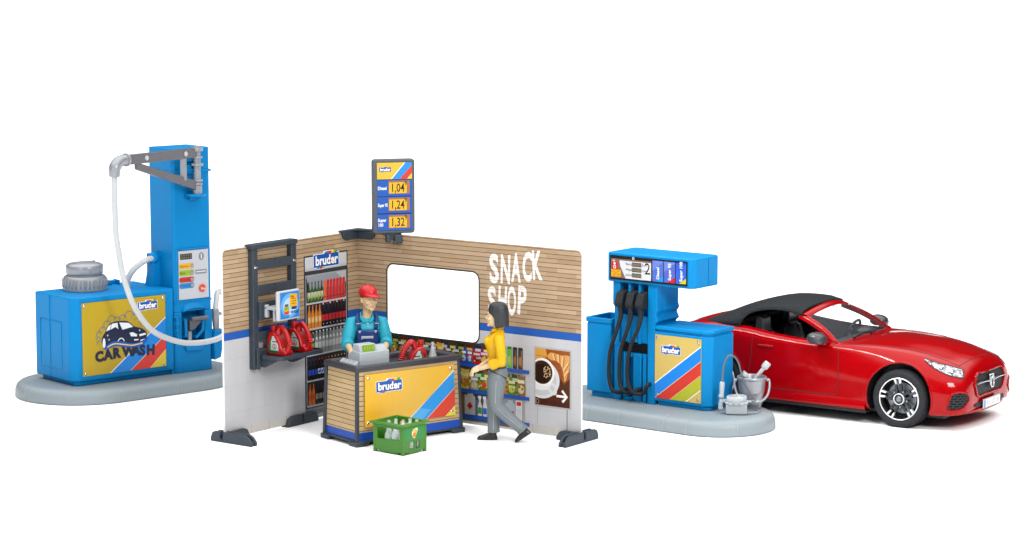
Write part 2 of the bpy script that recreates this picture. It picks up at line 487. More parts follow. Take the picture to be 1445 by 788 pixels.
logo(m, 1.02, 1.16, .315, e)
for k, ch in enumerate('CAR WASH'):          # the words run along a gentle arc
    xs = [.335,.475,.61,.70,.765,.915,1.035,1.145][k]; t = (xs - .8) / .47
    m.text(ch, xs, .50 + .045*math.cos(t*1.2) + .0*k, .185, e - .003, '#16213f', bold=.065, sx=.98, rot=-t*4)
f = e - .003                                 # cartoon car in foam
bub = [(.40,.76,.04),(.385,.82,.035),(.40,.885,.04),(.455,.93,.05),(.53,1.005,.055),(.60,1.06,.065),(.69,1.05,.05),(.78,1.06,.055),(.88,1.085,.075),(.97,1.05,.06),(1.04,1.01,.055),(1.10,.94,.05),(1.15,.88,.04)]
for x, z, r in bub: m.line(ell(x, z, r, r, 14, 20, 200), .008, f, '#3f6ea0')
for x, z, r in bub: m.sheet(ell(x+.03, z-.03, r*.9, r*.8, 12), f + .0005, '#b99b1e')
car = cr([(.455,.74),(.44,.83),(.50,.92),(.545,1.0),(.62,1.035),(.74,1.04),(.86,1.02),(.95,.945),(1.07,.905),(1.14,.85),(1.15,.78),(1.10,.735),(.90,.70),(.62,.70)], 5, True)
m.sheet([tuple(p) for p in car], f - .001, '#14203f')
W = '#e9edf2'
m.sheet([(.715,1.02),(.865,1.0),(.935,.94),(.765,.915)], f - .002, W)
m.sheet([(.60,1.015),(.69,1.02),(.70,.93),(.655,.965),(.575,.935)], f - .002, W)
m.sheet([(.545,.985),(.59,1.01),(.565,.935),(.505,.92)], f - .002, W)
m.sheet([(.875,.86),(.93,.865),(1.0,.825),(.99,.80),(.90,.81)], f - .002, W)
m.sheet([(1.03,.825),(1.13,.835),(1.14,.81),(1.04,.795)], f - .002, W)
m.sheet([(.945,.765),(1.02,.76),(1.015,.745),(.95,.745)], f - .002, W); m.sheet([(1.05,.745),(1.12,.755),(1.12,.735),(1.05,.72)], f - .002, W)
m.sheet(ell(.47,.76,.022,.07,12), f - .002, W); m.line(ell(.74,.745,.05,.055,12,10,190), .014, f - .002, W)
for x, z in ((.53,.86),(.55,.80),(1.04,.88)): m.sheet([(x-.018,z),(x,z+.006),(x+.018,z),(x,z-.006)], f - .002, W); m.sheet([(x-.006,z),(x,z+.02),(x+.006,z),(x,z-.02)], f - .002, W)
wave = [(.46,.675),(.52,.735),(.62,.77),(.74,.755),(.88,.72),(1.02,.715),(1.16,.77),(1.16,.735),(1.10,.68),(.98,.655),(.82,.665),(.66,.70),(.56,.68)]
m.sheet([tuple(p) for p in cr(wave, 4, True)], f - .004, '#1659b8')
m.line([tuple(p) for p in cr([(.52,.70),(.63,.735),(.78,.71),(.92,.685),(1.08,.70)], 5)], .016, f - .006, '#f0d060')
m.build('sticker', 'print', cw, smooth=False)
screws(cw, [(.175,1.30),(.175,.37),(1.425,1.295),(1.425,.375)], d - .001, .016)
# tower
m = MB()
m.box(1.57, 1.62, .02, .9, .2, 1.40)
tw = [(1.625,.03),(1.655,0),(2.215,0),(2.25,.03),(2.25,.58),(1.625,.58)]
hole = [(1.75,1.02),(1.80,1.05),(2.06,1.05),(2.115,1.02),(2.115,.63),(1.75,.63)]
m.prism(tw, 1.06, 3.34, 'z'); m.prism(tw, .2, .62, 'z')
m.box(1.625, 1.745, 0.002, .58, .62, 1.06); m.box(2.12, 2.25, 0.002, .58, .62, 1.06); m.box(1.74, 2.125, .20, .578, .615, 1.065)
m.box(1.612, 2.265, -.014, .594, 3.0, 3.03); m.box(1.70, 2.18, -.022, .01, 1.925, 1.945); m.box(1.625, 2.25, -.012, .02, 1.19, 1.21)
m.box(1.655, 1.69, -.012, .02, 1.21, 1.93); m.box(2.19, 2.22, -.012, .02, 1.21, 1.93)
for k in range(10):                         # hood of the niche, a quarter dome
    a0, a1 = R(18*k), R(18*(k+1))
    m.add([(1.935 + .19*math.cos(a0), .0, 1.06 + .13*math.sin(a0)), (1.935 + .19*math.cos(a1), .0, 1.06 + .13*math.sin(a1)), (1.935 + .19*math.cos(a1), -.055, 1.06 + .05*math.sin(a1)), (1.935 + .19*math.cos(a0), -.055, 1.06 + .05*math.sin(a0))], [(0,1,2,3)])
m.build('tower', 'blue_plastic', cw, bevel=.012)
m = MB()                                    # lip below the niche and hinge strip
m.prism([(1.76,.63),(2.11,.63),(2.08,.50),(1.80,.50)], -.03, .0, 'y')
for z in (1.0, .71): m.box(1.60, 1.70, -.025, .0, z-.012, z+.012)
m.cyl((1.65, -.02, .72), (1.65, -.02, .99), .018)
for z in (.80, .90): m.cyl((1.65, -.02, z-.02), (1.65, -.02, z+.02), .026)
m.build('hinge_strip', 'blue_plastic', cw, bevel=.008)
m = MB()
m.tube([(1.79,.16,.96),(1.785,-.03,.95),(1.785,-.035,.72),(1.79,.16,.69)], .022, 8)
m.tube([(2.07,.16,.93),(2.075,-.03,.92),(2.06,-.035,.78),(1.97,-.02,.69),(1.96,.16,.68)], .022, 8)
m.build('tap_bracket', 'blue_plastic', cw)
m = MB(); m.cyl((1.87,-.05,.955),(2.14,-.05,.955),.03); m.prism([(1.86,.93),(2.10,.93),(1.94,.80),(1.86,.78)], -.02, .1, 'y'); m.build('lever', 'gunmetal', cw, bevel=.008)
m = MB(); m.cyl((1.845,-.03,.78),(1.845,-.03,.66),.03); m.build('valve', 'silver', cw, bevel=.006)
# operating panel
m = MB(); d = -.016
m.prism([(1.695,1.235),(2.185,1.235),(2.185,1.915),(1.695,1.915)], d, 0, 'y', ink=srgb('#c9ccd2')); e = d - .002
m.rect(1.72, 1.915, 1.795, 1.875, e, '#2a2624')
for r_ in range(2):
    for k in range(5): m.rect(1.735 + .036*k, 1.760 + .036*k, 1.806 + .034*r_, 1.832 + .034*r_, e - .001, '#77705f')
for z, c, wd in ((1.70,'#efb42a','Express'),(1.605,'#9dbb2c','Basic'),(1.51,'#d03a34','Komfort'),(1.425,'#2a8fd6','Premium')):
    m.sheet(rrect(1.70, 1.945, z-.038, z+.038, .03), e, c); m.text(wd, 1.715, z-.013, .045, e - .0015, '#5a4a2a')
m.sheet(rrect(1.965, 2.155, 1.575, 1.635, .01), e, '#8f9499'); m.rect(1.98, 2.14, 1.60, 1.612, e - .001, '#f0f1f2')
m.sheet(ell(2.07,1.82,.042,.055), e, '#85898e'); m.rect(2.062, 2.078, 1.785, 1.855, e - .001, '#f2f2f2')
m.build('operating_panel', 'gloss_print', cw, smooth=False)
for z, c in ((1.70,0),(1.605,0),(1.51,0),(1.425,0)):
    MB().lathe([(.026,0),(.026,.008),(.015,.012),(0,.012)], 14, (1.91, e, z), (0,-1,0)).build('push_button', 'silver', cw)
mb = MB().lathe([(.056,0),(.054,.012),(.03,.02),(0,.021)], 20, (2.075, e, 1.37), (0,-1,0)); mat('stop_red', '#d9482f', .35); mb.build('stop_button', 'stop_red', cw)
mm = MB(); mm.text('Stop', 2.04, 1.355, .042, e - .023, '#f4e9e4', bold=.02); mm.build('stop_lettering', 'print', cw, smooth=False)
# filler cap on the tank
cap = MB().lathe([(.0,0),(.30,0),(.305,.03),(.30,.05),(.30,.15),(.285,.19),(.265,.205),(.0,.205)], 48, (.60,.66,1.41))
for k in range(30):
    a = 2*PI*k/30; cap.cyl((.60+.30*math.cos(a),.66+.30*math.sin(a),1.455),(.60+.30*math.cos(a),.66+.30*math.sin(a),1.575),.014, n=6)
co_ = cap.build('filler_cap', 'silver', cw, bevel=.008)
mb = MB().lathe([(.235,.205),(.235,.225),(.25,.228),(.258,.24),(.258,.335),(.25,.352),(.22,.37),(.12,.388),(0,.392)], 48, (.60,.66,1.41))
mb.box(.60-.17, .60+.17, .66-.012, .66+.012, 1.79, 1.808); mb.build('cap_lid', 'silver', co_, bevel=.008)
m = MB()                                    # clip on the tank, hose bracket between tank and tower
m.box(1.08, 1.24, .78, .92, 1.405, 1.42); m.box(1.08, 1.11, .78, .92, 1.42, 1.48); m.box(1.21, 1.24, .78, .92, 1.42, 1.48); m.box(1.08, 1.24, .84, .92, 1.42, 1.47)
m.build('hose_clip', 'blue_plastic', cw, bevel=.008)
m = MB(); m.prism([(1.46,1.405),(1.66,1.405),(1.64,1.62),(1.64,1.86),(1.50,1.86),(1.50,1.60)], .34, .50, 'y'); m.lathe([(.0,-.09),(.075,-.09),(.085,-.06),(.085,.05),(.06,.09),(0,.09)], 18, (1.56,.40,1.80), (-.75,-.66,0))
m.build('hose_bracket', 'blue_plastic', cw, bevel=.01)
MB().tube([(1.20,.52,1.40),(1.18,.48,1.52),(1.24,.42,1.66),(1.37,.36,1.77),(1.50,.36,1.80),(1.56,.40,1.80)], .042, 12, smooth=6).build('feed_hose', 'white_hose', cw)
# swing arm at the tower head
m = MB()
m.box(1.78, 2.03, -.10, .0, 3.02, 3.06); m.box(1.78, 2.03, -.10, .0, 3.16, 3.19); m.box(1.79, 1.90, -.09, 0, 2.99, 3.12); m.box(1.80, 2.01, -.03, .002, 3.02, 3.19); m.build('arm_bracket', 'blue_plastic', cw, bevel=.01)
m = MB().lathe([(0,-.02),(.14,-.02),(.14,.015),(0,.015)], 24, (1.94,-.10,2.70), sx=1.1); m.box(1.82, 2.06, -.10, .0, 2.69, 2.715); m.box(1.88,1.98,-.06,0,2.62,2.69); m.build('arm_seat', 'blue_plastic', cw, bevel=.01)
arm = MB(); pv = Vector((1.945, -.14, 0)); end = Vector((.583, -.50, 0)); dr = (end - pv).normalized(); sd = Vector((-dr.y, dr.x, 0))
def bar(mb, a, b, w_, h0, h1):
    """flat bar between two points, w_ wide sideways, h0/h1 tall at its ends"""
    vs = []
    for p, h in ((a, h0), (b, h1)):
        for s_, q in ((-1,-1),(1,-1),(1,1),(-1,1)): vs.append(Vector(p) + sd*s_*w_/2 + Vector((0,0,q*h/2)))
    mb.add(vs, [(0,1,2,3),(4,5,6,7),(0,1,5,4),(1,2,6,5),(2,3,7,6),(3,0,4,7)])
bar(arm, pv + dr*.03 + Vector((0,0,3.285)), end + Vector((0,0,3.283)), .07, .135, .135)
bar(arm, pv + dr*.04 + Vector((0,0,2.83)), end - dr*.18 + Vector((0,0,3.19)), .055, .13, .10)
ao = arm.build('swing_arm', 'gunmetal', cw, bevel=.008)
m = MB(); m.cyl(pv + Vector((0,0,2.71)), pv + Vector((0,0,3.37)), .048, n=24)
for z, h, r in ((3.33,.05,.085),(3.22,.03,.075),(3.12,.035,.085),(2.90,.03,.075),(2.85,.03,.07)): m.cyl(pv + Vector((0,0,z-h/2)), pv + Vector((0,0,z+h/2)), r, n=24)
m.cyl(pv + Vector((0,0,2.71)), pv + Vector((0,0,2.83)), .062, n=24)
m.build('pivot_pin', 'silver', ao, bevel=.006)
m = MB(); bar(m, pv + dr*.30 + Vector((0,0,2.94)), pv + dr*.30 + Vector((0,0,3.22)), .05, .0, .0)
m = MB(); q = pv + dr*.28; m.box(q.x-.035, q.x+.035, q.y-.03, q.y+.03, 2.92, 3.24); m.build('strut', 'silver', ao, bevel=.006)
for t in (.27, 1.05):
    m = MB(); q = pv + dr*t + Vector((0,0,3.285)) - sd*0
    for s_ in (-1,1): m.cyl(q + sd*s_*.03, q + sd*s_*.045, .034, n=12)
    m.build('arm_bolt', 'white_plastic', ao)
m = MB(); e0 = end + Vector((0,0,3.283))
m.tube([e0 - dr*.03, e0 + dr*.06, e0 + dr*.15 + Vector((0,0,-.02)), e0 + dr*.22 + Vector((0,0,-.09)), e0 + dr*.235 + Vector((0,0,-.21))], [.075,.075,.078,.08,.07], 20, smooth=6)
m.cyl(e0 - dr*.01, e0 + dr*.02, .09, n=20); m.build('pipe_elbow', 'silver', ao, bevel=.004)
hose = [tuple(e0 + dr*.235 + Vector((0,0,-.17))), (.350,-.565,2.63), (.36,-.565,2.31), (.385,-.58,2.07), (.45,-.59,1.71), (.60,-.60,1.31), (.86,-.57,.985), (1.20,-.50,.80), (1.60,-.42,.69), (2.10,-.33,.685), (2.52,-.10,.80), (2.66,.18,1.02), (2.58,.22,1.22), (2.44,.14,1.26), (2.36,.06,1.15), (2.325,.04,1.02)]
MB().tube(hose, .039, 14, smooth=8).build('wash_hose', 'white_hose', cw)
m = MB()                                    # holster with the spray gun
m.prism([(2.25,.33),(2.36,.36),(2.43,.74),(2.25,.74)], -.045, .12, 'y'); m.box(2.25, 2.45, -.055, .13, .72, .75)
m.build('gun_holster', 'blue_plastic', cw, bevel=.01)
m = MB(); m.tube([(2.34,.04,.70),(2.335,.04,.84),(2.33,.04,.97),(2.325,.04,1.05)], [.04,.05,.055,.05], 14, smooth=3); m.prism([(2.28,.965),(2.40,.955),(2.44,.93),(2.40,1.0),(2.28,1.01)], .0, .08, 'y'); m.build('spray_gun', 'silver', cw, bevel=.006)
# ------------------------------------------------------------------ fuel pump on its island
island(PUMP, -1.77, 1.77, -.60, .88, 'grey rounded kerb island under the blue fuel pump', [1, 3, 6, 10, 12, 19, 27, 35, 60, 66])
pp = thing('fuel_pump', 'blue fuel pump with three black hoses and a number 2 display', 'fuel pump', at(PUMP, 0, 0, 0), R(PUMP[2]))
cab = lambda i: [(.135+i, i), (.895-i*.6, i), (.985-i, .085+i*.4), (.985-i, .56-i), (.135+i, .56-i)]
m = MB(); m.prism(cab(0), .255, 1.165, 'z'); m.prism(cab(.035), .2, .26, 'z', taper=None); m.prism(cab(.018), 1.16, 1.195, 'z')
m.prism(cab(-.006), 1.192, 1.245, 'z'); m.build('cabinet', 'blue_plastic', pp, bevel=.014, seg=3)
m = MB()                                    # column: shoulders, pilasters, three slots
NI = [(-.425,-.295),(-.258,-.135),(-.098,.022)]
m.prism([(-.535,1.77),(-.535,1.47),(-.51,1.43),(-.51,.2),(.135,.2),(.135,1.26),(.185,1.30),(.145,1.38),(.185,1.44),(.165,1.50),(.165,1.77)], .16, .50, 'y')
m.prism([(-.535,1.77),(-.535,1.47),(-.51,1.43),(-.51,.92),(-.425,.92),(-.425,1.77)], 0, .162, 'y')
m.prism([(.022,1.77),(.022,.2),(.14,.2),(.14,1.26),(.185,1.30),(.145,1.38),(.185,1.44),(.165,1.50),(.165,1.77)], .0, .162, 'y')
for a, b in ((-.295,-.258),(-.135,-.098)): m.box(a, b, 0.004, .162, .97, 1.77)
m.box(-.425, .022, .03, .162, .98, 1.34)
m.box(-.51, -.40, .004, .162, .2, .96)
for a, b in ((-.385,-.355),(-.225,-.10),(-.075,-.015)): m.box(a, b, .03, .162, .2, .84)
m.box(-.42, .022, .05, .162, .78, .85); m.box(-.35, -.24, .015, .162, .2, .24); 
m.build('column', 'blue_plastic', pp, bevel=.01)
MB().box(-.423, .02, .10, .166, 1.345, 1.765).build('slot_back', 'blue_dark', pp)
m = MB(); m.box(-.395, .018, .03, .10, .862, .97); m.build('open_slot', 'hole_dark', pp)
m = MB()                                    # open bin at the left
o_ = rrect(-.945, -.545, -.02, .50, .02, 2); i_ = rrect(-.915, -.575, .012, .47, .02, 2)
m.prism(o_, .28, 1.18, 'z', [i_]); m.prism(rrect(-.955, -.54, -.03, .51, .02, 2), 1.20, 1.262, 'z', [i_]); m.prism(rrect(-.94, -.55, -.014, .495, .02, 2), 1.175, 1.205, 'z', [i_])
m.box(-.93, -.56, 0, .49, .30, .34); m.prism(rrect(-.885, -.40, .015, .47, .02, 2), .2, .285, 'z'); m.build('waste_bin', 'blue_plastic', pp, bevel=.01)
hd = [(-.60,-.03),(.685,-.03),(.755,.04),(.755,.53),(.70,.59),(-.55,.59),(-.60,.54)]
m = MB(); m.prism(hd, 1.765, 2.155, 'z'); m.build('head', 'blue_plastic', pp, bevel=.022, seg=3)
m = MB(); m.box(.742, .759, .30, .306, 1.78, 2.14); m.lathe([(.012,0),(0,.006)], 10, (.757,.31,1.97), (1,0,0)); m.build('seam', 'blue_dark', pp)
m = MB(); d = -.042; e = d - .002           # display strip
m.prism([(-.555,1.80),(.655,1.80),(.655,2.115),(-.555,2.115)], d, -.03, 'y', ink=srgb('#1d1a1b'))
m.rect(-.535, .10, 1.825, 2.075, e, '#e4e5e7')
m.sheet([(-.535,1.825),(-.30,1.825),(-.385,1.98),(-.40,2.06),(-.46,2.06),(-.49,2.03),(-.535,2.075)], e - .001, '#8a6a60'); m.rect(-.535, .10, 2.055, 2.075, e - .001, '#8a6a60')
m.rect(-.525, -.425, 1.93, 2.035, e - .002, '#d62a20'); m.sheet(ell(-.475,2.01,.018,.018), e - .003, '#f4eceb'); m.line(ell(-.475,1.965,.018,.018,12), .012, e - .003, '#f4eceb', True)
m.rect(-.53, -.375, 1.84, 1.93, e - .002, '#efb01c')
for k, (x, z) in enumerate(((-.50,1.90),(-.46,1.88),(-.42,1.905),(-.48,1.86),(-.41,1.865))): m.line([(x-.02,z-.01),(x,z+.012),(x+.02,z)], .008, e - .003, '#b58418')
for z, a, b in ((2.015,'Betrag','Euro'),(1.945,'Abgabe','Liter'),(1.875,'p/Liter','')):
    m.rect(-.20, -.05, z - .026, z + .028, e - .002, '#3a3530')
    for k in range(6): m.rect(-.192 + .023*k, -.176 + .023*k, z - .018, z + .02, e - .003, '#8d8470')
    m.text(a, -.30, z-.012, .045, e - .002, '#4a4a52'); m.text(b, -.04, z-.012, .040, e - .002, '#4a4a52')
m.text('2', -.005, 1.905, .21, e - .002, '#161616', bold=.0, sx=.95)
for x0, x1, c0, c1, wd in ((.122,.292,'#4f73cf','#1996ea','Diesel'),(.304,.474,'#5668c4','#d3202b','Super 95'),(.486,.645,'#3564cf','#c9c427','Super 100')):
    m.rect(x0, x1, 1.825, 2.095, e, c0); m.sheet([(x0,1.96),(x1,2.08),(x1,2.095),(x0,2.095)], e - .001, '#6f86d8' if wd != 'Super 100' else '#2a5fd0')
    m.sheet([(x0+.05,1.827),(x1,1.827),(x1,1.90)], e - .002, c1)
    m.text(wd, (x0+x1)/2 + .022, 1.855, .062, e - .003, '#f3f5fa', bold=.03, rot=90)
m.sheet(ell(-.18,2.096,.018,.018), e - .002, '#e8e8e8'); m.sheet(ell(-.18,2.096,.008,.008), e - .003, '#303030')
m.build('display_panel', 'gloss_print', pp, smooth=False)
m = MB(); d = -.012; e = d - .002           # sticker
m.prism([(.15,.298),(.865,.298),(.865,1.13),(.15,1.13)], d, 0, 'y', ink=srgb('#cbb060'))
m.sheet([(.152,.50),(.863,1.045),(.863,1.03),(.152,.485)], e, '#f5f1e4')
m.sheet([(.152,.30),(.155,.30),(.863,.845),(.863,1.03),(.152,.485)], e, '#1281dc')
m.sheet([(.155,.30),(.39,.30),(.863,.665),(.863,.845)], e, '#cc3526')
m.sheet([(.39,.30),(.625,.30),(.863,.48),(.863,.665)], e, '#adb02a')
m.line([(.64,.30),(.863,.47)], .012, e - .001, '#f5f1e4'); m.line([(.155,.30),(.863,.845)], .007, e - .001, '#e8c9a0'); m.line([(.39,.30),(.863,.665)], .007, e - .001, '#e0b080')
logo(m, .25, .895, .30, e); m.build('sticker', 'print', pp, smooth=False)
screws(pp, [(.19,1.09),(.825,1.09),(.195,.345),(.825,.345)], d - .001, .017)
HP = [[(-.36,1.46),(-.345,1.33),(-.40,1.10),(-.480,.878),(-.507,.637),(-.49,.447),(-.43,.335),(-.342,.318),(-.29,.36)],
      [(-.195,1.46),(-.185,1.336),(-.225,1.142),(-.307,.92),(-.338,.702),(-.329,.488),(-.271,.352),(-.184,.321),(-.13,.36)],
      [(-.04,1.46),(-.025,1.353),(-.05,1.183),(-.147,.983),(-.202,.764),(-.209,.549),(-.142,.366),(-.041,.323),(.030,.376),(.055,.45)]]
for k, (a, b) in enumerate(NI):
    c = (a + b) / 2
    m = MB(); y = -.12
    m.prism([(y, 1.46), (y-.015, 1.50), (y+.035, 1.64), (.07, 1.68), (.07, 1.50), (y+.06, 1.435)], c - .056, c + .056, 'x')
    m.tube([(c, .09, 1.66), (c, .10, 1.72)], .03, 10)
    nz = m.build('pump_nozzle', 'pump_black', pp, bevel=.012)
    pts = [(x, -.085 if i < 2 else (-.12 if i < 7 else -.05), z) for i, (x, z) in enumerate(HP[k])]
    pts.append((pts[-1][0] + .03, .06, pts[-1][2] + .02))
    MB().tube(pts, [.032]*2 + [.0265]*(len(pts)-2), 12, smooth=7).build('pump_hose', 'pump_black', nz)
# ------------------------------------------------------------------ tyre inflator and bucket standing on the island
ti = thing('tyre_inflator', 'small grey air gauge box with clear lid and looping hose', 'tyre inflator', (2.86, 30.46, .2), R(-6))
m = MB(); m.box(-.135, .135, -.10, .10, 0.012, .15); m.box(-.12, .12, -.085, .085, 0, .02); m.build('box', 'light_grey', ti, bevel=.02, seg=3)
m = MB()
for k in range(3): m.box(-.10 + .068*k, -.04 + .068*k, -.115, -.09, .125, .165)
m.box(-.145, .145, -.108, .105, .145, .165); m.build('box_rim', 'light_grey', ti, bevel=.008)
m = MB().lathe([(.13,.165),(.145,.18),(.145,.225),(.138,.235),(0,.236)], 32, sy=.8); m.build('clear_lid', 'clear_plastic', ti, angle=50)
m = MB().lathe([(0,.168),(.12,.168),(.12,.178),(0,.178)], 28, sy=.8); m.build('dial', 'silver', ti)
MB().box(-.215, -.13, -.03, .03, .15, .19).build('grip_holder', 'light_grey', ti, bevel=.008); MB().box(.13, .19, -.02, .02, .15, .175).build('hose_socket', 'light_grey', ti, bevel=.008)
m = MB(); m.tube([(-.195,-.01,.21),(-.195,-.01,.24),(-.19,-.01,.25),(-.185,-.01,.40),(-.183,-.01,.415)], [.034,.036,.028,.033,.024], 16)
m.tube([(-.2,-.01,.06),(-.2,-.01,.13),(-.197,-.01,.2)], [.026,.03,.02], 14); m.cyl((-.23,-.01,.075),(-.17,-.01,.075),.026)
m.build('inflator_grip', 'light_grey', ti, bevel=.004)
MB().tube([(-.183,-.01,.40),(-.178,0,.55),(-.155,.01,.67),(-.105,.02,.745),(-.04,.03,.735),(.015,.04,.66),(.055,.05,.52),(.10,.05,.38),(.17,.04,.27),(.235,.02,.19),(.225,.0,.165),(.17,0,.163)], .0125, 10, smooth=8).build('air_hose', 'gunmetal', ti)
MB().tube([(.14,-.04,.02),(.22,.02,.012),(.27,.10,.012),(.28,.20,.012),(.26,.30,.012)], .009, 8, smooth=6).build('air_line', 'light_grey', ti)
bk = thing('bucket', 'silver grey plastic bucket with carrying handle on the pump island', 'bucket', at(PUMP, 1.245, .60, .2))
m = MB().lathe([(0,.0),(.118,.0),(.122,.01),(.155,.20),(.158,.205),(.163,.21),(.178,.375),(.19,.38),(.195,.40),(.19,.412),(.178,.415),(.170,.40),(.140,.06),(0,.04)], 40); m.build('tub', 'silver', bk, bevel=.003)
m = MB()
for s_ in (-1,1): m.cyl((s_*.19,0,.365),(s_*.225,0,.365),.02, n=14)
m.tube([(-.222,0,.37),(-.225,-.05,.30),(-.19,-.14,.19),(-.10,-.215,.125),(0,-.235,.115),(.10,-.215,.125),(.19,-.14,.19),(.225,-.05,.30),(.222,0,.37)], .015, 10, smooth=6)
m.cyl((-.07,-.225,.12),(.07,-.225,.12),.022, n=14); m.build('carrying_handle', 'silver', bk)
br = thing('squeegee', 'pale grey squeegee leaning out of the bucket with its round end up', 'squeegee', at(PUMP, 1.245, .60, .2))
MB().tube([(-.05,.02,.22),(.06,.01,.40),(.16,0,.53)], [.022,.024,.026], 12).build('shaft', 'white_plastic', br)
MB().tube([(.15,0,.517),(.16,0,.53),(.205,-.004,.585),(.212,-.004,.594)], [.036,.047,.047,.036], 16).build('round_end', 'white_plastic', br)
b2 = thing('window_wiper', 'pale grey window wiper head standing in the bucket', 'window wiper', at(PUMP, 1.245, .60, .2))
m = MB(); m.M = Matrix.Translation((-.09,.0,.43)) @ Matrix.Rotation(R(38), 4, 'Y'); m.box(-.035,.035,-.08,.08,-.02,.035); m.build('wiper_head', 'white_plastic', b2, bevel=.008)
MB().tube([(-.09,.0,.42),(-.04,.0,.25),(-.02,.01,.10)], .018, 10).build('shaft', 'white_plastic', b2)
# ------------------------------------------------------------------ printed shop walls
def wall_print():
    m = bpy.data.materials.new('wall_print'); m.use_nodes = True
    nt = m.node_tree; b = nt.nodes['Principled BSDF']; N = nt.nodes.new; K = nt.links.new
    tc = N('ShaderNodeTexCoord'); sp = N('ShaderNodeSeparateXYZ'); K(tc.outputs['Object'], sp.inputs[0])
    cb = N('ShaderNodeCombineXYZ'); K(sp.outputs[0], cb.inputs[0]); K(sp.outputs[2], cb.inputs[1])
    def brick(w, h, mort, c1, c2, cm, off=.37, sm=.2):
        t = N('ShaderNodeTexBrick'); t.offset = off; t.inputs['Scale'].default_value = 1
        t.inputs['Brick Width'].default_value = w; t.inputs['Row Height'].default_value = h; t.inputs['Mortar Size'].default_value = mort
        t.inputs['Mortar Smooth'].default_value = sm; t.inputs['Bias'].default_value = 0
        t.inputs['Color1'].default_value = srgb(c1); t.inputs['Color2'].default_value = srgb(c2); t.inputs['Mortar'].default_value = srgb(cm)
        K(cb.outputs[0], t.inputs['Vector']); return t
    def noise(sx, sz, sc, det=6):
        q = N('ShaderNodeCombineXYZ'); a = N('ShaderNodeMath'); a.operation = 'MULTIPLY'; a.inputs[1].default_value = sx
        c = N('ShaderNodeMath'); c.operation = 'MULTIPLY'; c.inputs[1].default_value = sz
        K(sp.outputs[0], a.inputs[0]); K(sp.outputs[2], c.inputs[0]); K(a.outputs[0], q.inputs[0]); K(c.outputs[0], q.inputs[1])
        n = N('ShaderNodeTexNoise'); n.inputs['Scale'].default_value = sc; n.inputs['Detail'].default_value = det; K(q.outputs[0], n.inputs['Vector']); return n
    def mul(colour, fac, lo, hi):
        mr = N('ShaderNodeMapRange'); mr.inputs['To Min'].default_value = lo; mr.inputs['To Max'].default_value = hi; K(fac, mr.inputs['Value'])
        v = N('ShaderNodeVectorMath'); v.operation = 'SCALE'; K(colour, v.inputs[0]); K(mr.outputs[0], v.inputs['Scale']); return v.outputs[0]
    wood = brick(.46, .0566, 0., '#bda486', '#a78b6b', '#5b4534')
    ad = N('ShaderNodeMath'); ad.operation = 'ADD'; ad.inputs[1].default_value = .0030; K(sp.outputs[2], ad.inputs[0])
    md = N('ShaderNodeMath'); md.operation = 'MODULO'; md.inputs[1].default_value = .0566; K(ad.outputs[0], md.inputs[0])
    ln = N('ShaderNodeMapRange'); ln.inputs['From Min'].default_value = .0055; ln.inputs['From Max'].default_value = .0085; ln.inputs['To Min'].default_value = 1; ln.inputs['To Max'].default_value = 0; K(md.outputs[0], ln.inputs['Value'])
    gv = N('ShaderNodeMix'); gv.data_type = 'RGBA'; K(ln.outputs[0], gv.inputs[0]); K(wood.outputs['Color'], gv.inputs[6]); gv.inputs[7].default_value = srgb('#55412f')
    wc = mul(mul(gv.outputs[2], noise(2.5, 45, 3).outputs['Fac'], .84, 1.16), noise(1, 1, 2.2).outputs['Fac'], .86, 1.12)
    tile = brick(.62, .34, .004, '#c0c0c4', '#bebfc3', '#b6b7bc', .5)
    lc = mul(mul(tile.outputs['Color'], noise(1, 1, 95, 2).outputs['Fac'], .86, 1.14), noise(1.6, .5, 2., 3).outputs['Fac'], .84, 1.12)
    floor = brick(.33, .30, .004, '#c2beb9', '#bab5b0', '#98928d')
    fc = mul(floor.outputs['Color'], noise(1, 2, 9).outputs['Fac'], .9, 1.1)
    def sel(z, lo, hi):
        g = N('ShaderNodeMath'); g.operation = 'GREATER_THAN'; g.inputs[1].default_value = z; K(sp.outputs[2], g.inputs[0])
        mx = N('ShaderNodeMix'); mx.data_type = 'RGBA'; K(g.outputs[0], mx.inputs[0])
        for s_, i in ((lo, 6), (hi, 7)):
            if isinstance(s_, str): mx.inputs[i].default_value = srgb(s_)
            else: K(s_, mx.inputs[i])
        return mx.outputs[2]
    c = sel(.142, fc, lc); c = sel(1.262, c, '#1f58ac'); c = sel(1.358, c, wc)
    K(c, b.inputs['Base Color']); b.inputs['Roughness'].default_value = .5; b.inputs['Specular IOR Level'].default_value = .25
    MATS['wall_print'] = m
wall_print()

def panel(name, poly, hole, parent):
    m = MB(); m.prism(poly, 0, .03, 'y', [hole] if hole else (), mi=1)
    tr = tessellate_polygon([[Vector((p[0], p[1], 0)) for p in l] for l in ([poly, hole] if hole else [poly])])
    flat = poly + (hole or [])
    m.add([(p[0], -.002, p[1]) for p in flat], [tuple(t) for t in tr], 0)
    return m.build(name, ['wall_print', 'paper_core'], parent, smooth=False)

lw = thing('shop_wall', 'printed shop wall with wooden planks and the drinks fridge picture', 'shop wall', at(WL, 0, 0), R(WL[2]))
panel('wall_panel', rrect(-2.585, 0., .03, 2.397, [0, 0, 0, .06]), None, lw)
rw = thing('shop_wall', 'printed shop wall with window opening and white SNACK SHOP lettering', 'shop wall', at(WR, 0, 0), R(WR[2]))
panel('wall_panel', rrect(.0, 3.587, .03, 2.397, [0, 0, .07, 0]), rrect(.50, 2.008, 1.085, 2.005, .11, 5), rw)

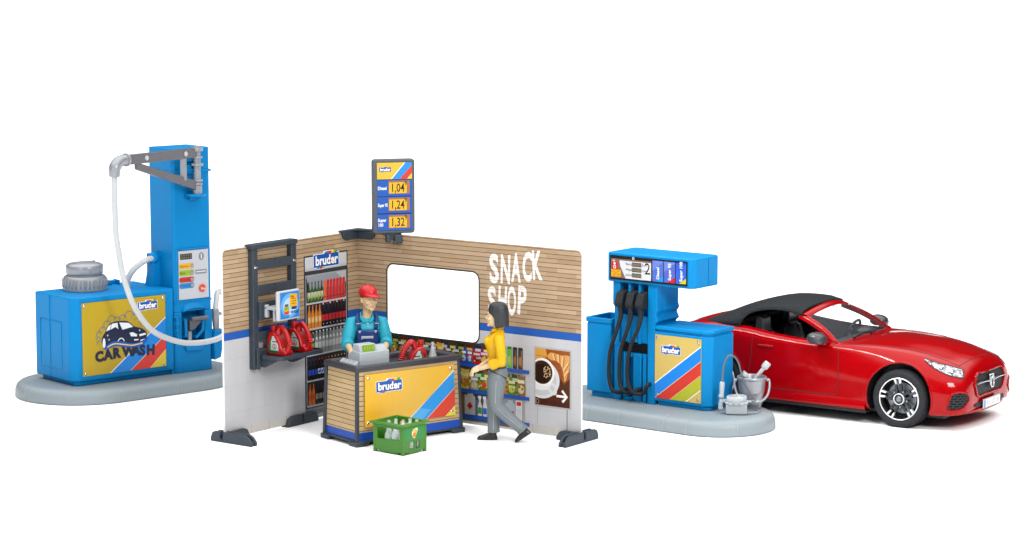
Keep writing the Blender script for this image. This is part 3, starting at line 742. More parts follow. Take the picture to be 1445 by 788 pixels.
def bottle(m, x, z, w, h, body, cap, label, d, neck=.27, liquid=None):
    """printed bottle standing at x (centre), z"""
    a = w/2
    m.sheet([(x-a, z), (x+a, z), (x+a, z+h*(1-neck-.12)), (x+a*.36, z+h*(1-neck+.08)), (x+a*.33, z+h*.95), (x-a*.33, z+h*.95), (x-a*.36, z+h*(1-neck+.08)), (x-a, z+h*(1-neck-.12))], d, body)
    m.rect(x-a*.38, x+a*.38, z+h*.93, z+h, d - .001, cap)
    if label: m.rect(x-a*.98, x+a*.98, z+h*.24, z+h*.50, d - .001, label)

# ---- fridge picture on the left wall
m = MB(); X0, X1 = -1.075, -.205; d = -.003
m.rect(X0, X1, .03, 2.165, d, '#3a3a3e')
m.rect(X0+.02, X1-.02, 1.965, 2.145, d-.001, '#cfd0d3'); m.rect(X0+.02, X1-.02, 1.965, 2.0, d-.0015, '#bfc0c4')
gx0, gx1 = -1.035, -.245
m.rect(gx0-.012, gx1+.012, .195, 1.912, d-.001, '#a9adb2')
m.rect(gx0, gx1, .21, 1.90, d-.0015, '#2a2a2e')
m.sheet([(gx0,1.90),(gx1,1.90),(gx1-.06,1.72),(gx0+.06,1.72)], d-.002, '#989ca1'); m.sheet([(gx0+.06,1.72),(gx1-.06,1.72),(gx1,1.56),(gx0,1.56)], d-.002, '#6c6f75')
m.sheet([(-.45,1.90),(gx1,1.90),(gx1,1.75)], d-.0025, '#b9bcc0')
m.rect(X0, X1, .03, .175, d-.001, '#717378'); m.rect(X0, X1, .03, .085, d-.002, '#a9a6a4'); m.rect(X0, X1, .145, .16, d-.002, '#8b8d92')
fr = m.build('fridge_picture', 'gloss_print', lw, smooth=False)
rng = random.Random(3)
rows = [(1.55, 12), (1.215, 11), (.875, 11), (.54, 12), (.21, 11)]
for z, n in rows:
    m = MB(); w = (gx1 - gx0 - .03) / n; dd = -.0065
    m.rect(gx0, gx1, z - .022, z + .004, dd, '#cfd2d5' if z > .6 else '#b5b9bd')
    if z == .875: m.rect(gx0, gx1, z, z + .27, dd + .0004, '#595c60')
    if z == .875: m.rect(gx0 + .62*(gx1-gx0), gx1, z, z + .27, dd, '#8d9093')
    for k in range(n):
        x = gx0 + .015 + w*(k+.5); ww = w*.86
        if z == 1.55:
            h = .27
            if k < 5:
                bottle(m, x, z, ww, h, ['#33492a','#3b5f2a','#35562f','#405c2c','#2f3d2e'][k], '#2b3270', '#d9d6b0', dd-.002, .3)
                m.sheet([(x-.02,z+.02),(x+.02,z+.06),(x-.01,z+.13)], dd-.004, '#8fb04a')
            else:
                c = '#e8742c' if k == 5 else '#d9252a'
                m.sheet([(x-ww*.46,z),(x+ww*.46,z),(x+ww*.46,z+h*.93),(x+ww*.3,z+h),(x-ww*.3,z+h),(x-ww*.46,z+h*.93)], dd-.002, c); m.rect(x-ww*.46, x+ww*.46, z+h*.15, z+h*.2, dd-.003, '#b31218'); m.rect(x+ww*.12, x+ww*.25, z+.02, z+h*.85, dd-.003, '#ee5a4c')
        elif z == 1.215:
            if k < 4: bottle(m, x, z, ww, .30, '#e5862b', '#d9702a', '#f0b765', dd-.002); m.sheet(ell(x, z+.11, ww*.25, .03, 8), dd-.005, '#f6d9a0')
            else:
                bottle(m, x, z, ww, .31, '#2a1516', '#d6281f' if k % 2 else '#d8d4d0', '#d42a2c', dd-.002); m.rect(x-ww*.45, x+ww*.45, z, z+.07, dd-.004, '#1d1113'); m.sheet(ell(x, z+.035, ww*.1, .01, 6), dd-.005, '#e8e0dc')
        elif z == .875:
            if k < 2: bottle(m, x, z, ww, .29, '#27402a', '#caa64a', '#7c9a4a', dd-.002); m.sheet(ell(x, z+.19, ww*.25, .025, 8), dd-.004, '#e6e6d8')
            else:
                bottle(m, x, z, ww, .30, '#8e9790' if k < 7 else '#a9abad', '#dfe3e4', '#c9cec8' if k < 7 else '#dcdcdc', dd-.002); m.sheet(ell(x, z+.2, ww*.28, .02, 8), dd-.005, '#eef0ee')
        elif z == .54:
            cap = ['#1c3f9e','#1c3f9e','#1c3f9e','#d62e2a','#d62e2a','#d62e2a','#d9602a','#e6b92a','#e6c02a','#e6c02a','#e0b52a','#e0b52a'][k]
            bottle(m, x, z, ww, .27, '#1b1a20', cap, ['#2b50b4','#2b50b4','#2b50b4','#d8dcea','#d8dcea','#c8d4ee','#d8dcea','#d6472c','#8a2d22','#8a2d22','#6a3a1a','#6a3a1a'][k], dd-.002)
            if 3 <= k < 7: m.sheet([(x-ww*.4,z+.07),(x+ww*.4,z+.09),(x+ww*.4,z+.13),(x-ww*.4,z+.1)], dd-.005, '#2d63c8')
        else:
            bottle(m, x, z, ww, .28, '#cf6a22' if k < 2 else '#201d20', '#b8561c' if k < 2 else '#2a2a2e', '#c9561a' if k < 2 else '#8c7f72', dd-.002)
    m.build('shelf_row', 'gloss_print', fr, smooth=False)
m = MB(); logo(m, -.885, 1.995, .50, -.006); m.build('fridge_header', 'gloss_print', fr, smooth=False)
# blue reflection of the header light etc. stays out: only ink shapes
# ---- shelf picture on the right wall
m = MB(); d = -.003
m.sheet([(.50,.06),(2.70,.06),(2.70,.80),(2.22,.80),(2.10,1.10),(2.03,1.10),(2.03,1.09),(.50,1.09)], d, '#46443f')
m.rect(2.36, 2.72, .16, .80, d - .0006, '#8d8c8b'); m.rect(2.69, 2.73, .16, .79, d-.0008, '#a7a6a6'); m.rect(2.50, 2.73, .06, .15, d-.0008, '#55534f')
m.rect(.50, 2.6, .06, .14, d-.001, '#5a5855'); m.rect(.50, 2.3, .03, .075, d-.001, '#c4c2c0')
for z in (.775, .435, .105): m.sheet([(.50,z),(2.805,z),(2.805,z+.045),(.50,z+.045)], d-.012, '#1f55b5')
wb = .018                                   # dark line printed round the window
for a in (rrect(.50-.001, 2.009, 1.084, 2.006, .11, 5),):
    m.line([(p[0], p[1]) for p in a], .022, d - .001, '#4b4640', True)
m.rect(.50, 2.03, 1.04, 1.083, d - .001, '#3b3733')
sh = m.build('shelf_picture', 'gloss_print', rw, smooth=False)
def bag(m, x, z, w, h, c, c2, c3, d):
    m.sheet([(x-w*.46,z),(x+w*.46,z),(x+w*.5,z+h*.3),(x+w*.44,z+h*.8),(x+w*.5,z+h),(x+w*.1,z+h*.96),(x-w*.5,z+h*1.02),(x-w*.44,z+h*.75),(x-w*.5,z+h*.3)], d, c)
    m.sheet(ell(x, z+h*.32, w*.34, h*.22, 9), d-.001, c2)
    m.rect(x-w*.36, x+w*.36, z+h*.62, z+h*.78, d-.001, c3)
    for k in range(3): m.sheet(ell(x+w*(rng.random()-.5)*.6, z+h*(.12+rng.random()*.35), w*.1, h*.07, 6), d-.002, rng.choice(['#d9b05a','#a8642a','#e6d8a8','#7a3a1a','#c23a22']))
m = MB(); z = .822; dd = -.005
for k in range(12): bag(m, .64 + .135*k, z + .03, .12, .215, *[('#20301f','#7a8a2a','#b8a84a'),('#5a2018','#a83a22','#d8a84a'),('#2a2a44','#6a5a9a','#d0c8d8'),('#4a3a14','#b8902a','#e0d080')][k % 4], dd + .0008)
items = [(.60,.13,.20,'#3a3d28','#c98a2a','#8fae3a'),(.74,.13,.22,'#243528','#b8742a','#d8d4c8'),(.88,.13,.22,'#2c3a2a','#c9a04a','#3f6fc0'),(1.02,.12,.20,'#b83a26','#d8a84a','#e8d8a0'),(1.14,.12,.21,'#4a3a6a','#d8b04a','#e8e0d0'),(1.27,.11,.20,'#2458b8','#c7d4ea','#e6e8ee'),(1.385,.12,.22,'#d8a818','#7a4a1a','#f0d860'),(1.51,.12,.20,'#2f4a38','#b87f3a','#dce0d8'),(1.64,.12,.20,'#2a4634','#c04a2a','#cfd6da'),(1.765,.09,.19,'#2152b0','#9fbfe8','#e8ecf4'),(1.86,.09,.19,'#2152b0','#9fbfe8','#e8ecf4')]
for x, w_, h, a, b_, c in items: bag(m, x, z, w_, h, a, b_, c, dd)
bag(m, 1.97, z, .14, .18, '#c0222c', '#8a161c', '#e0c0b0', dd); bag(m, 2.09, z, .15, .20, '#8a2a6a', '#d0b04a', '#e8c8d8', dd); bag(m, 2.19, z, .11, .14, '#c9a050', '#e0c880', '#7a4a2a', dd)
for x, c, c2, cp in ((2.235,'#d3262b','#b51a20','#cfd4d8'),(2.325,'#c9302c','#e4d0c0','#cfd4d8'),(2.405,'#4aa552','#d8d8a0','#7fb04a'),(2.49,'#4fae50','#a8b84a','#3a6a3a'),(2.575,'#3c3534','#8a6a4a','#2a2626'),(2.66,'#3c3534','#b0763a','#2a2626')):
    m.sheet(rrect(x-.036, x+.036, z, z+.27, .01), dd, c); m.sheet(ell(x, z+.10, .028, .06, 10), dd-.001, c2); m.rect(x-.03, x+.03, z+.245, z+.275, dd-.002, cp); m.rect(x+.012, x+.022, z+.02, z+.24, dd-.0015, c2)
m.build('shelf_row', 'gloss_print', sh, smooth=False)
m = MB(); z = .482
for k in range(14): bag(m, .66 + .148*k, z + .02, .13, .25, *[('#5a4a24','#a8842e','#c8bc84'),('#23402a','#6a8a3a','#c0c8a0'),('#8a5a1e','#c89a4a','#e0d0a0'),('#6a2a1c','#b0542a','#d8b890')][k % 4], dd + .0008)
for k in range(15):
    x = .60 + .148*k; pal = [('#7a6a3a','#c9b04a','#d8d0a0'),('#c9a83a','#b8882a','#e8d890'),('#c8b04a','#a87a2a','#d8c890'),('#8a9aa8','#c8b88a','#e0e0d8'),('#3a7a3a','#c84a2a','#d8d8a0'),('#6a3020','#c87a3a','#e0c8a0')][k % 6]
    if 1.60 < x < 1.72: m.sheet(rrect(x-.03,x+.05,z,z+.24,.01), dd, '#b8702a'); continue
    if x > 2.3: pal = [('#d8642a','#e09a4a','#f0d0a0'),('#5a7a2a','#b8c04a','#d8d0a0'),('#8a6a3a','#d8c890','#e8e0c0')][k % 3]
    bag(m, x, z, .14, .20 + .03*((k*7) % 3), *pal, dd)
m.build('shelf_row', 'gloss_print', sh, smooth=False)
m = MB(); z = .152
for k in range(9): m.sheet(rrect(.60+.21*k, .76+.21*k, z, z+.20+.03*(k % 3), .015), dd + .0008, ['#8f9296','#7a5a2a','#5a6a7a','#a09a90'][k % 4])
for x in (.65, .85, 1.05, 1.25, 1.45):
    m.sheet(rrect(x-.07,x+.07,z,z+.23,.02), dd, ['#b8bcc0','#a83a2a','#c8c4bc','#3a6a3a','#c0c4c8'][int(x*5) % 5])
def jug(m, x, z, w_, h, c):
    m.sheet([(x-w_/2,z),(x+w_/2,z),(x+w_/2,z+h*.8),(x+w_*.3,z+h*.86),(x+w_*.3,z+h),(x-w_*.2,z+h),(x-w_*.25,z+h*.84),(x-w_/2,z+h*.84)], dd, c)
jug(m, 1.86, z, .17, .30, '#b4b2b0'); m.sheet([(1.86,z+.06),(1.905,z+.115),(1.86,z+.17),(1.815,z+.115)], dd-.001, '#a8261c'); m.rect(1.80,1.87,z+.275,z+.295,dd-.001,'#6e6c6a')
for x, c in ((2.02,'#4a8a3a'),(2.10,'#2b6ec0'),(2.18,'#2f62b0')):
    m.sheet([(x-.032,z),(x+.032,z),(x+.034,z+.13),(x+.012,z+.19),(x+.02,z+.26),(x-.03,z+.25),(x-.012,z+.19),(x-.034,z+.13)], dd, '#d2d6da'); m.rect(x-.03, x+.03, z+.03, z+.11, dd-.001, c); m.rect(x-.03,x+.02,z+.225,z+.26,dd-.001,'#e8eaec')
m.sheet(rrect(2.24,2.36,z,z+.06,.02), dd, '#b0b44a'); jug(m, 2.50, z, .15, .26, '#a9b4c0'); m.rect(2.45,2.56,z+.05,z+.12,dd-.001,'#c8324a')
m.rect(2.585, 2.685, z, z+.27, dd, '#dcdcde'); m.rect(2.60, 2.67, z+.20, z+.25, dd-.001, '#cf2a2a'); m.rect(2.60, 2.67, z+.03, z+.16, dd-.001, '#c8ccd0')
m.build('shelf_row', 'gloss_print', sh, smooth=False)
# ---- lettering
m = MB()
def chalk(word, x, z, size, adv, sx, rots):
    for k, ch in enumerate(word):
        vs, fs = glyphs(ch, .035, 'CENTER')
        x0 = min(p[0] for p in vs); x1 = max(p[0] for p in vs); r_, dz = rots[k]
        c, s_ = math.cos(R(r_)), math.sin(R(r_)); wd = adv * .88
        o = []
        for px, pz in vs:
            px = ((px - x0)/(x1 - x0) - .5) * wd; pz = pz / .73 * size
            o.append((x + adv*(k+.5) + px*c - pz*s_, -.0045, z + dz + px*s_ + pz*c))
        m.add(o, fs, 0, srgb('#f2f0ec'))
chalk('SNACK', 2.17, 1.91, .36, .168, 1, [(2,-.005),(-1,.0),(0,.03),(-2,.06),(3,.085)])
chalk('SHOP', 2.145, 1.485, .36, .152, 1, [(2,.0),(-2,.02),(0,.03),(-3,.05)])
def letter_paint():
    m = bpy.data.materials.new('letter_paint'); m.use_nodes = True
    nt = m.node_tree; b = nt.nodes['Principled BSDF']; N = nt.nodes.new; K = nt.links.new
    tc = N('ShaderNodeTexCoord'); sp = N('ShaderNodeSeparateXYZ'); K(tc.outputs['Object'], sp.inputs[0])
    t = N('ShaderNodeMath'); t.operation = 'ADD'; t.inputs[1].default_value = .0036; K(sp.outputs[2], t.inputs[0])
    q = N('ShaderNodeMath'); q.operation = 'MODULO'; q.inputs[1].default_value = .0566; K(t.outputs[0], q.inputs[0])
    g = N('ShaderNodeMath'); g.operation = 'LESS_THAN'; g.inputs[1].default_value = .0072; K(q.outputs[0], g.inputs[0])
    n = N('ShaderNodeTexNoise'); n.inputs['Scale'].default_value = 16; n.inputs['Detail'].default_value = 8; K(tc.outputs['Object'], n.inputs['Vector'])
    gt = N('ShaderNodeMath'); gt.operation = 'GREATER_THAN'; gt.inputs[1].default_value = .66; K(n.outputs['Fac'], gt.inputs[0])
    mxm = N('ShaderNodeMath'); mxm.operation = 'MAXIMUM'; K(g.outputs[0], mxm.inputs[0]); K(gt.outputs[0], mxm.inputs[1])
    mx = N('ShaderNodeMix'); mx.data_type = 'RGBA'; K(mxm.outputs[0], mx.inputs[0]); mx.inputs[6].default_value = srgb('#f2f0ec'); mx.inputs[7].default_value = srgb('#c9b79f')
    K(mx.outputs[2], b.inputs['Base Color']); b.inputs['Roughness'].default_value = .5; MATS['letter_paint'] = m
letter_paint()
m.build('lettering', 'letter_paint', rw, smooth=False)
# ---- coffee poster on the right wall
m = MB(); d = -.003; x0, x1, z0, z1 = 2.893, 3.42, .405, 1.12
for x in (x0-.012, x1-.005): m.rect(x, x+.022, .09, .41, d-.001, '#c9c8c8')
m.rect(x0+.03, x0+.036, .16, .40, d-.0006, '#9a9896'); m.rect(x1-.05, x1-.035, .10, .40, d-.0006, '#8a8886')
m.rect(x0-.018, x1+.02, z0-.02, z1+.018, d-.002, '#b6b4b2'); m.rect(x0, x1, z0, z1, d-.003, '#54270f')
def clip(P): return [(min(max(p[0], x0), x1), min(max(p[1], z0), z1)) for p in P]
m.sheet(clip([(x0,.80),(3.10,.86),(3.25,.80),(3.33,.70),(x1,.78),(x1,z1),(x0,z1)]), d-.0034, '#9a4f1a')
m.sheet(clip([(x0,.98),(3.08,1.02),(3.05,z1),(x0,z1)]), d-.0038, '#d89a44')
m.sheet(clip([(x0,z0),(x1,z0),(x1,.50),(3.10,.47),(x0,.50)]), d-.0036, '#4a2011')
for k in range(9): m.line(clip([(x0,.43+.075*k),(x1,.415+.075*k)]), .004, d-.004, '#5a2c14')
m.sheet(clip(ell(2.99,.735,.275,.245,36)), d-.005, '#d9dadb'); m.sheet(clip(ell(2.985,.72,.235,.195,36)), d-.0055, '#c3c5c8')
m.sheet(clip([(x0,.83),(3.17,.83),(3.15,.68),(3.08,.61),(2.98,.59),(x0,.60)]), d-.006, '#e4e4e4')
m.line(clip([tuple(p) for p in cr([(3.13,.70),(3.20,.66),(3.205,.58),(3.16,.57),(3.09,.63)], 5)]), .035, d-.0062, '#dadada')
m.sheet(clip(ell(3.005,.825,.185,.178,36)), d-.0065, '#f0f0ee'); m.sheet(clip(ell(2.998,.823,.160,.150,36)), d-.007, '#3a2212'); m.sheet(clip(ell(2.985,.808,.135,.12,30)), d-.0075, '#2a160b')
for k in range(34):
    a = rng.random()*6.28; r_ = rng.random()**.5
    m.sheet(clip(ell(3.075+.06*r_*math.cos(a), .83+.075*r_*math.sin(a), .010, .009, 6)), d-.008, rng.choice(['#c9a878','#b08a58','#d8bf98']))
cro = cr([(3.08,1.03),(3.13,1.085),(3.22,1.075),(3.30,1.065),(x1,1.06),(x1,.93),(3.40,.86),(3.36,.75),(3.335,.745),(3.325,.82),(3.29,.93),(3.22,.985),(3.14,.99)], 4, True)
m.sheet(clip([tuple(p) for p in cro]), d-.006, '#d99e58')
for a, b in (((3.16,1.07),(3.19,1.0)),((3.24,1.07),(3.25,.97)),((3.31,1.05),(3.30,.92)),((3.40,.98),(3.32,.87)),((3.40,.88),(3.335,.80))): m.line(clip([a, b]), .022, d-.007, '#eec58a'); m.line(clip([(a[0]+.025,a[1]),(b[0]+.02,b[1])]), .014, d-.0075, '#b06a2c')
m.line([(3.22,.545),(3.37,.545)], .030, d-.009, '#f4f2ef'); m.line([(3.305,.62),(3.378,.545),(3.312,.475)], .033, d-.0092, '#f4f2ef')
m.line([tuple(p) for p in ell(2.93,.45,.022,.03,14)], .006, d-.009, '#b8a090', True)
m.build('coffee_poster', 'gloss_print', rw, smooth=False)
# ---- wall feet
def foot(parent, x, along, name='wall_foot', y0=-.42, y1=.28, hgt=.135, n=1):
    """clamp foot: profile in y,z; two cheeks with a slot for the wall"""
    m = MB()
    if not along:
        pr = [(y0,0),(y1,0),(y1,.05),(y1-.03,hgt-.02),(y1-.08,hgt),(.035,hgt),(.035,.035),(-.012,.035),(-.012,hgt),(y0+.11,hgt),(y0+.05,hgt-.03),(y0,.045)]
        m.prism(pr, x-.055, x-.02, 'x'); m.prism(pr, x+.02, x+.055, 'x'); m.box(x-.02, x+.02, y0+.02, y1-.02, .004, .06)
        m.box(x-.02, x+.02, y0+.16, -.03, .06, hgt-.012); m.box(x-.02, x+.02, .05, y1-.1, .06, hgt-.012)
    else:
        for s_ in (-1, 1):
            pr = [(x-.30,0),(x+.30,0),(x+.30,.05),(x+.27,hgt-.02),(x+.22,hgt),(x+.012,hgt),(x+.012,.03),(x-.012,.03),(x-.012,hgt),(x-.20,hgt),(x-.27,hgt-.03),(x-.30,.045)]
            yy = (-.055, -.004) if s_ < 0 else (.033, .075)
            m.prism(pr, yy[0], yy[1], 'y')
        m.box(x-.28, x+.28, -.01, .04, 0.002, .028)
    return m.build(name, 'anthracite', parent, bevel=.012)
foot(lw, -2.60, False, y0=-.50, y1=.19); foot(lw, -1.17, True); foot(rw, 3.59, False, y0=-.42, y1=.31)
m = MB(); pr = [(-.30,0),(.08,0),(.08,.05),(.04,.13),(-.18,.13),(-.25,.11),(-.30,.04)]
m.prism([(3.545+a if a > 0 else 3.545+a, z) for a, z in pr], -.06, -.02, 'y'); m.build('foot_rib', 'anthracite', rw, bevel=.012)
m = MB(); m.prism([(-2.54-a, z) for a, z in [(-.34,0),(.02,0),(.02,.05),(-.03,.13),(-.24,.13),(-.30,.11),(-.34,.04)]], -.065, -.02, 'y'); m.build('foot_rib', 'anthracite', lw, bevel=.012)
# ---- corner clip and price sign on the wall tops
cc = thing('corner_clip', 'dark grey plastic clip over the corner where the two shop walls meet', 'corner clip', at(WR, 0, 0, 0), R(WR[2]))
m = MB()
m.prism([(-.03,-.355),(.03,-.355),(.06,-.06),(.345,-.03),(.345,.045),(-.03,.045)], 2.402, 2.432, 'z')
m.build('cover', 'anthracite', cc, bevel=.008)
m = MB(); m.prism([(.0,2.30),(.26,2.30),(.31,2.34),(.325,2.402),(.0,2.402)], -.045, -.006, 'y'); m.prism([(-.335,2.402),(-.32,2.34),(-.26,2.30),(-.006,2.30),(-.006,2.402)], .006, .045, 'x'); 
m.build('clamp', 'anthracite', cc, bevel=.008)
ps = thing('price_sign', 'upright fuel price sign clipped on top of the shop wall', 'price sign', (-1.535, 31.33, 0), R(15))
m = MB(); m.prism(rrect(-.285, .275, 2.415, 3.385, .045), -.045, .05, 'y'); m.build('sign_housing', 'sign_grey', ps, bevel=.02, seg=3)
m = MB(); d = -.047; x0, x1 = -.225, .235
m.rect(x0, x1, 2.455, 3.345, d, '#10131c')
e = d - .001
m.rect(x0, x1, 3.125, 3.34, e, '#e8bd3c')
m.sheet([(-.035,3.127),(.075,3.127),(x1,3.30),(x1,3.34),(.145,3.34)], e-.001, '#2a8fde'); m.sheet([(-.045,3.127),(-.03,3.127),(.15,3.34),(.135,3.34)], e-.0015, '#f4efe0')
m.sheet([(.075,3.127),(.17,3.127),(x1,3.20),(x1,3.30)], e-.001, '#d83a2c'); m.sheet([(.17,3.127),(x1,3.127),(x1,3.20)], e-.001, '#e8cf3a')
logo(m, -.195, 3.225, .155, e)
for k, (z0, pr_, nm) in enumerate(((2.905,'1,04','Diesel'),(2.685,'1,24','Super 95'),(2.46,'1,32','Super|100'))):
    z1 = z0 + .21
    m.rect(x0, x1, z0, z1, e, '#1458b8'); m.rect(-.075, .205, z0+.03, z1-.012, e-.001, '#a8703a'); m.rect(-.068, .165, z0+.035, z1-.035, e-.002, '#f2b818')
    m.text(pr_, -.05, z0+.055, .155, e-.003, '#141210', bold=.012, sx=.70); m.text('9', .135, z0+.135, .085, e-.003, '#141210', bold=.01, sx=.75)
    ls = nm.split('|')
    for j, q in enumerate(ls): m.text(q, x0+.008, z0+.085 + (.03 if len(ls) > 1 else 0) - .062*j, .058, e-.002, '#f2f5fa', bold=.035, sx=.62 if q == 'Super 95' else .8)
m.build('price_panel', 'gloss_print', ps, smooth=False)
m = MB(); m.box(-.14, .10, -.03, .04, 2.39, 2.42); m.box(-.11, -.05, -.06, .03, 2.30, 2.40); m.box(.0, .10, -.07, .03, 2.29, 2.40); m.box(-.06, .01, -.02, .04, 2.33, 2.40); m.cyl((-.02,-.065,2.30),(.03,-.065,2.30),.02)
m.build('sign_clip', 'anthracite', ps, bevel=.012)
# ---- rack on the left wall
rk = thing('wall_rack', 'dark grey ladder rack with a small tray hung on the left shop wall', 'wall rack', at(WL, 0, 0), R(WL[2]))
m = MB()
for x0, x1 in ((-2.13,-2.035),(-1.40,-1.305)): 
    m.prism([(x0,.845),(x1,.845),(x1,2.39),(x0,2.39)], -.085, -.004, 'y')
m.box(-2.155, -1.295, -.10, .035, 2.365, 2.425)
m.build('upright_frame', 'anthracite', rk, bevel=.01)
for z0, z1 in ((2.10,2.215),(1.79,1.905),(1.20,1.315)):
    m = MB(); m.box(-2.04, -1.72, -.088, -.05, z0, z1); m.box(-1.70, -1.395, -.088, -.05, z0, z1); m.box(-1.73, -1.69, -.080, -.05, z0, z1-.02); m.box(-1.80, -1.66, -.09, -.05, z0, z0+.018)
    m.build('crossbar', 'anthracite', rk, bevel=.008)
screws(rk, [(-2.08,2.14),(-1.35,2.16)], -.085, .024)
m = MB(); m.box(-2.10, -1.31, -.11, -.02, .90, 1.10); m.prism([(-.10,1.0),(-.10,.87),(-.16,.87),(-.34,.955),(-.34,1.0)], -2.03, -1.99, 'x'); m.prism([(-.10,1.0),(-.10,.87),(-.16,.87),(-.34,.955),(-.34,1.0)], -1.42, -1.38, 'x')
m.box(-2.10, -2.045, -.12, -.02, .85, 1.12); m.build('tray_bracket', 'anthracite', rk, bevel=.01)
m = MB(); m.prism(rrect(-2.06, -1.21, -.47, -.10, .07), .985, 1.012, 'z'); 
m.prism(rrect(-2.06, -1.21, -.47, -.10, .07), 1.012, 1.035, 'z', [rrect(-2.035, -1.235, -.445, -.10, .055)]); m.build('tray', 'anthracite', rk, bevel=.006)
mo = thing('monitor', 'small white framed screen on an arm above the red oil cans', 'monitor', at(WL, 0, 0), R(WL[2]))
m = MB(); m.box(-2.055, -1.70, -.13, -.086, 1.47, 1.70); m.build('mounting_plate', 'anthracite', mo, bevel=.01)
m = MB(); m.box(-1.98, -1.93, -.36, -.13, 1.60, 1.645); m.box(-1.98, -1.93, -.175, -.13, 1.50, 1.66); m.box(-1.98,-1.93,-.30,-.27,1.46,1.62); m.box(-1.99, -1.75, -.385, -.35, 1.58, 1.66); m.box(-1.90,-1.70,-.30,-.13,1.60,1.635); m.build('arm', 'white_plastic', mo, bevel=.008)
m = MB(); m.prism(rrect(-2.045, -1.635, 1.478, 1.852, .02), -.42, -.375, 'y'); m.build('screen_frame', 'white_plastic', mo, bevel=.012)
m = MB(); d = -.422; x0, x1, z0, z1 = -2.005, -1.65, 1.50, 1.832
m.rect(x0, x1, z0, z1, d, '#2f86dc'); m.sheet(ell(-1.83,1.66,.165,.155,24), d-.001, '#6fb4ee'); m.sheet(ell(-1.83,1.65,.12,.11,24), d-.0015, '#b9ddf6')
m.sheet(rrect(-1.83,-1.69,1.64,1.80,.015), d-.002, '#f0b41c'); m.text('Gas', -1.815, 1.755, .045, d-.003, '#5a3a08', bold=.02)
for k in range(3): m.rect(-1.79, -1.715, 1.735-.03*k, 1.742-.03*k, d-.003, '#6a4a10')
for z, c in ((1.63,'#9fae3a'),(1.60,'#e0b83a'),(1.572,'#d8442c'),(1.525,'#2f8fd8')): m.rect(-1.935, -1.845, z-.02, z+.02, d-.002, c)
m.sheet(rrect(-1.925,-1.855,1.65,1.68,.01), d-.002, '#5a5f68'); m.sheet(ell(-1.75,1.625,.055,.022,12), d-.0018, '#223a7a'); m.text('WASH', -1.815, 1.555, .05, d-.003, '#1a2f66', bold=.03)
m.build('screen', 'gloss_print', mo, smooth=False)

# ---- red oil cans
def oil_can(name, label, loc, rz, flip=1):
    t = thing(name, label, 'oil can', loc, rz, 'red oil cans'); t.scale = (.95, .95, .95)
    f = lambda P: [(flip*(x - .165), z) for x, z in P]
    m = MB(); m.prism(f([(.0,.03),(.03,0),(.30,0),(.33,.03),(.325,.07),(.29,.085),(.25,.10),(.225,.19),(.17,.27),(.115,.315),(.04,.315),(.005,.25),(-.004,.12)]), -.08, .08, 'y')
    b = m.build('can_body', 'oil_red', t, bevel=.028, seg=4, angle=30)
    h = MB(); g = [(flip*(x-.165), 0, z) for x, z in [(.285,.06),(.318,.12),(.325,.20),(.285,.285),(.225,.36),(.19,.375),(.155,.345),(.13,.29)]]
    h.tube(g, [.045,.034,.032,.034,.034,.036,.036,.04], 12, smooth=5, flat=1.2)
    for k in range(4):
        q = Vector(g[2]).lerp(Vector(g[3]), -.55 + k*.33); h.ball(q, .037, .042, .016, 12)
    h.build('handle', 'oil_red', t)
    c = MB(); q = f([(.06,.30)])[0]; c.cyl((q[0],0,.30),(q[0],0,.345),.036,.033); c.cyl((q[0],0,.34),(q[0],0,.395),.044,.04, n=18); c.build('cap', 'oil_red', t, bevel=.006)
    l = MB(); L = [(.04,.04),(.21,.04),(.20,.15),(.125,.265),(.09,.26),(.055,.20),(.035,.12)]
    for s_ in (-1, 1):
        dd = s_*.0815
        l.sheet(f(L), dd, '#cfd8d4'); l.sheet(f([(.04,.04),(.21,.04),(.208,.075),(.04,.075)]), dd + s_*.001, '#1d6a3e'); l.sheet(f([(.04,.075),(.07,.075),(.075,.19),(.10,.25),(.09,.26),(.055,.20),(.035,.12)]), dd + s_*.001, '#2f7a4e')
        c0 = f([(.135,.125)])[0]; l.sheet(ell(c0[0], c0[1], .036, .036, 16), dd + s_*.0015, '#20262a'); l.sheet(ell(c0[0], c0[1], .028, .028, 14), dd + s_*.002, '#d8dcdc')
        l.sheet([(c0[0]-.016, c0[1]-.016), (c0[0]+.016, c0[1]-.016), (c0[0], c0[1]+.024)], dd + s_*.0025, '#d0281e'); l.sheet(f([(.10,.185),(.18,.185),(.172,.198),(.10,.198)]), dd + s_*.0015, '#20362a')
    l.build('can_label', 'gloss_print', t, smooth=False)
    return t
def wl(x, y, z): return at(WL, x, y, z)
oil_can('oil_can', 'front red oil can of the two on the rack tray', wl(-1.84, -.265, 1.012), R(WL[2] - 90 ))
oil_can('oil_can', 'rear red oil can on the rack tray, partly hidden by the other', wl(-1.46, -.27, 1.012), R(WL[2] - 90))
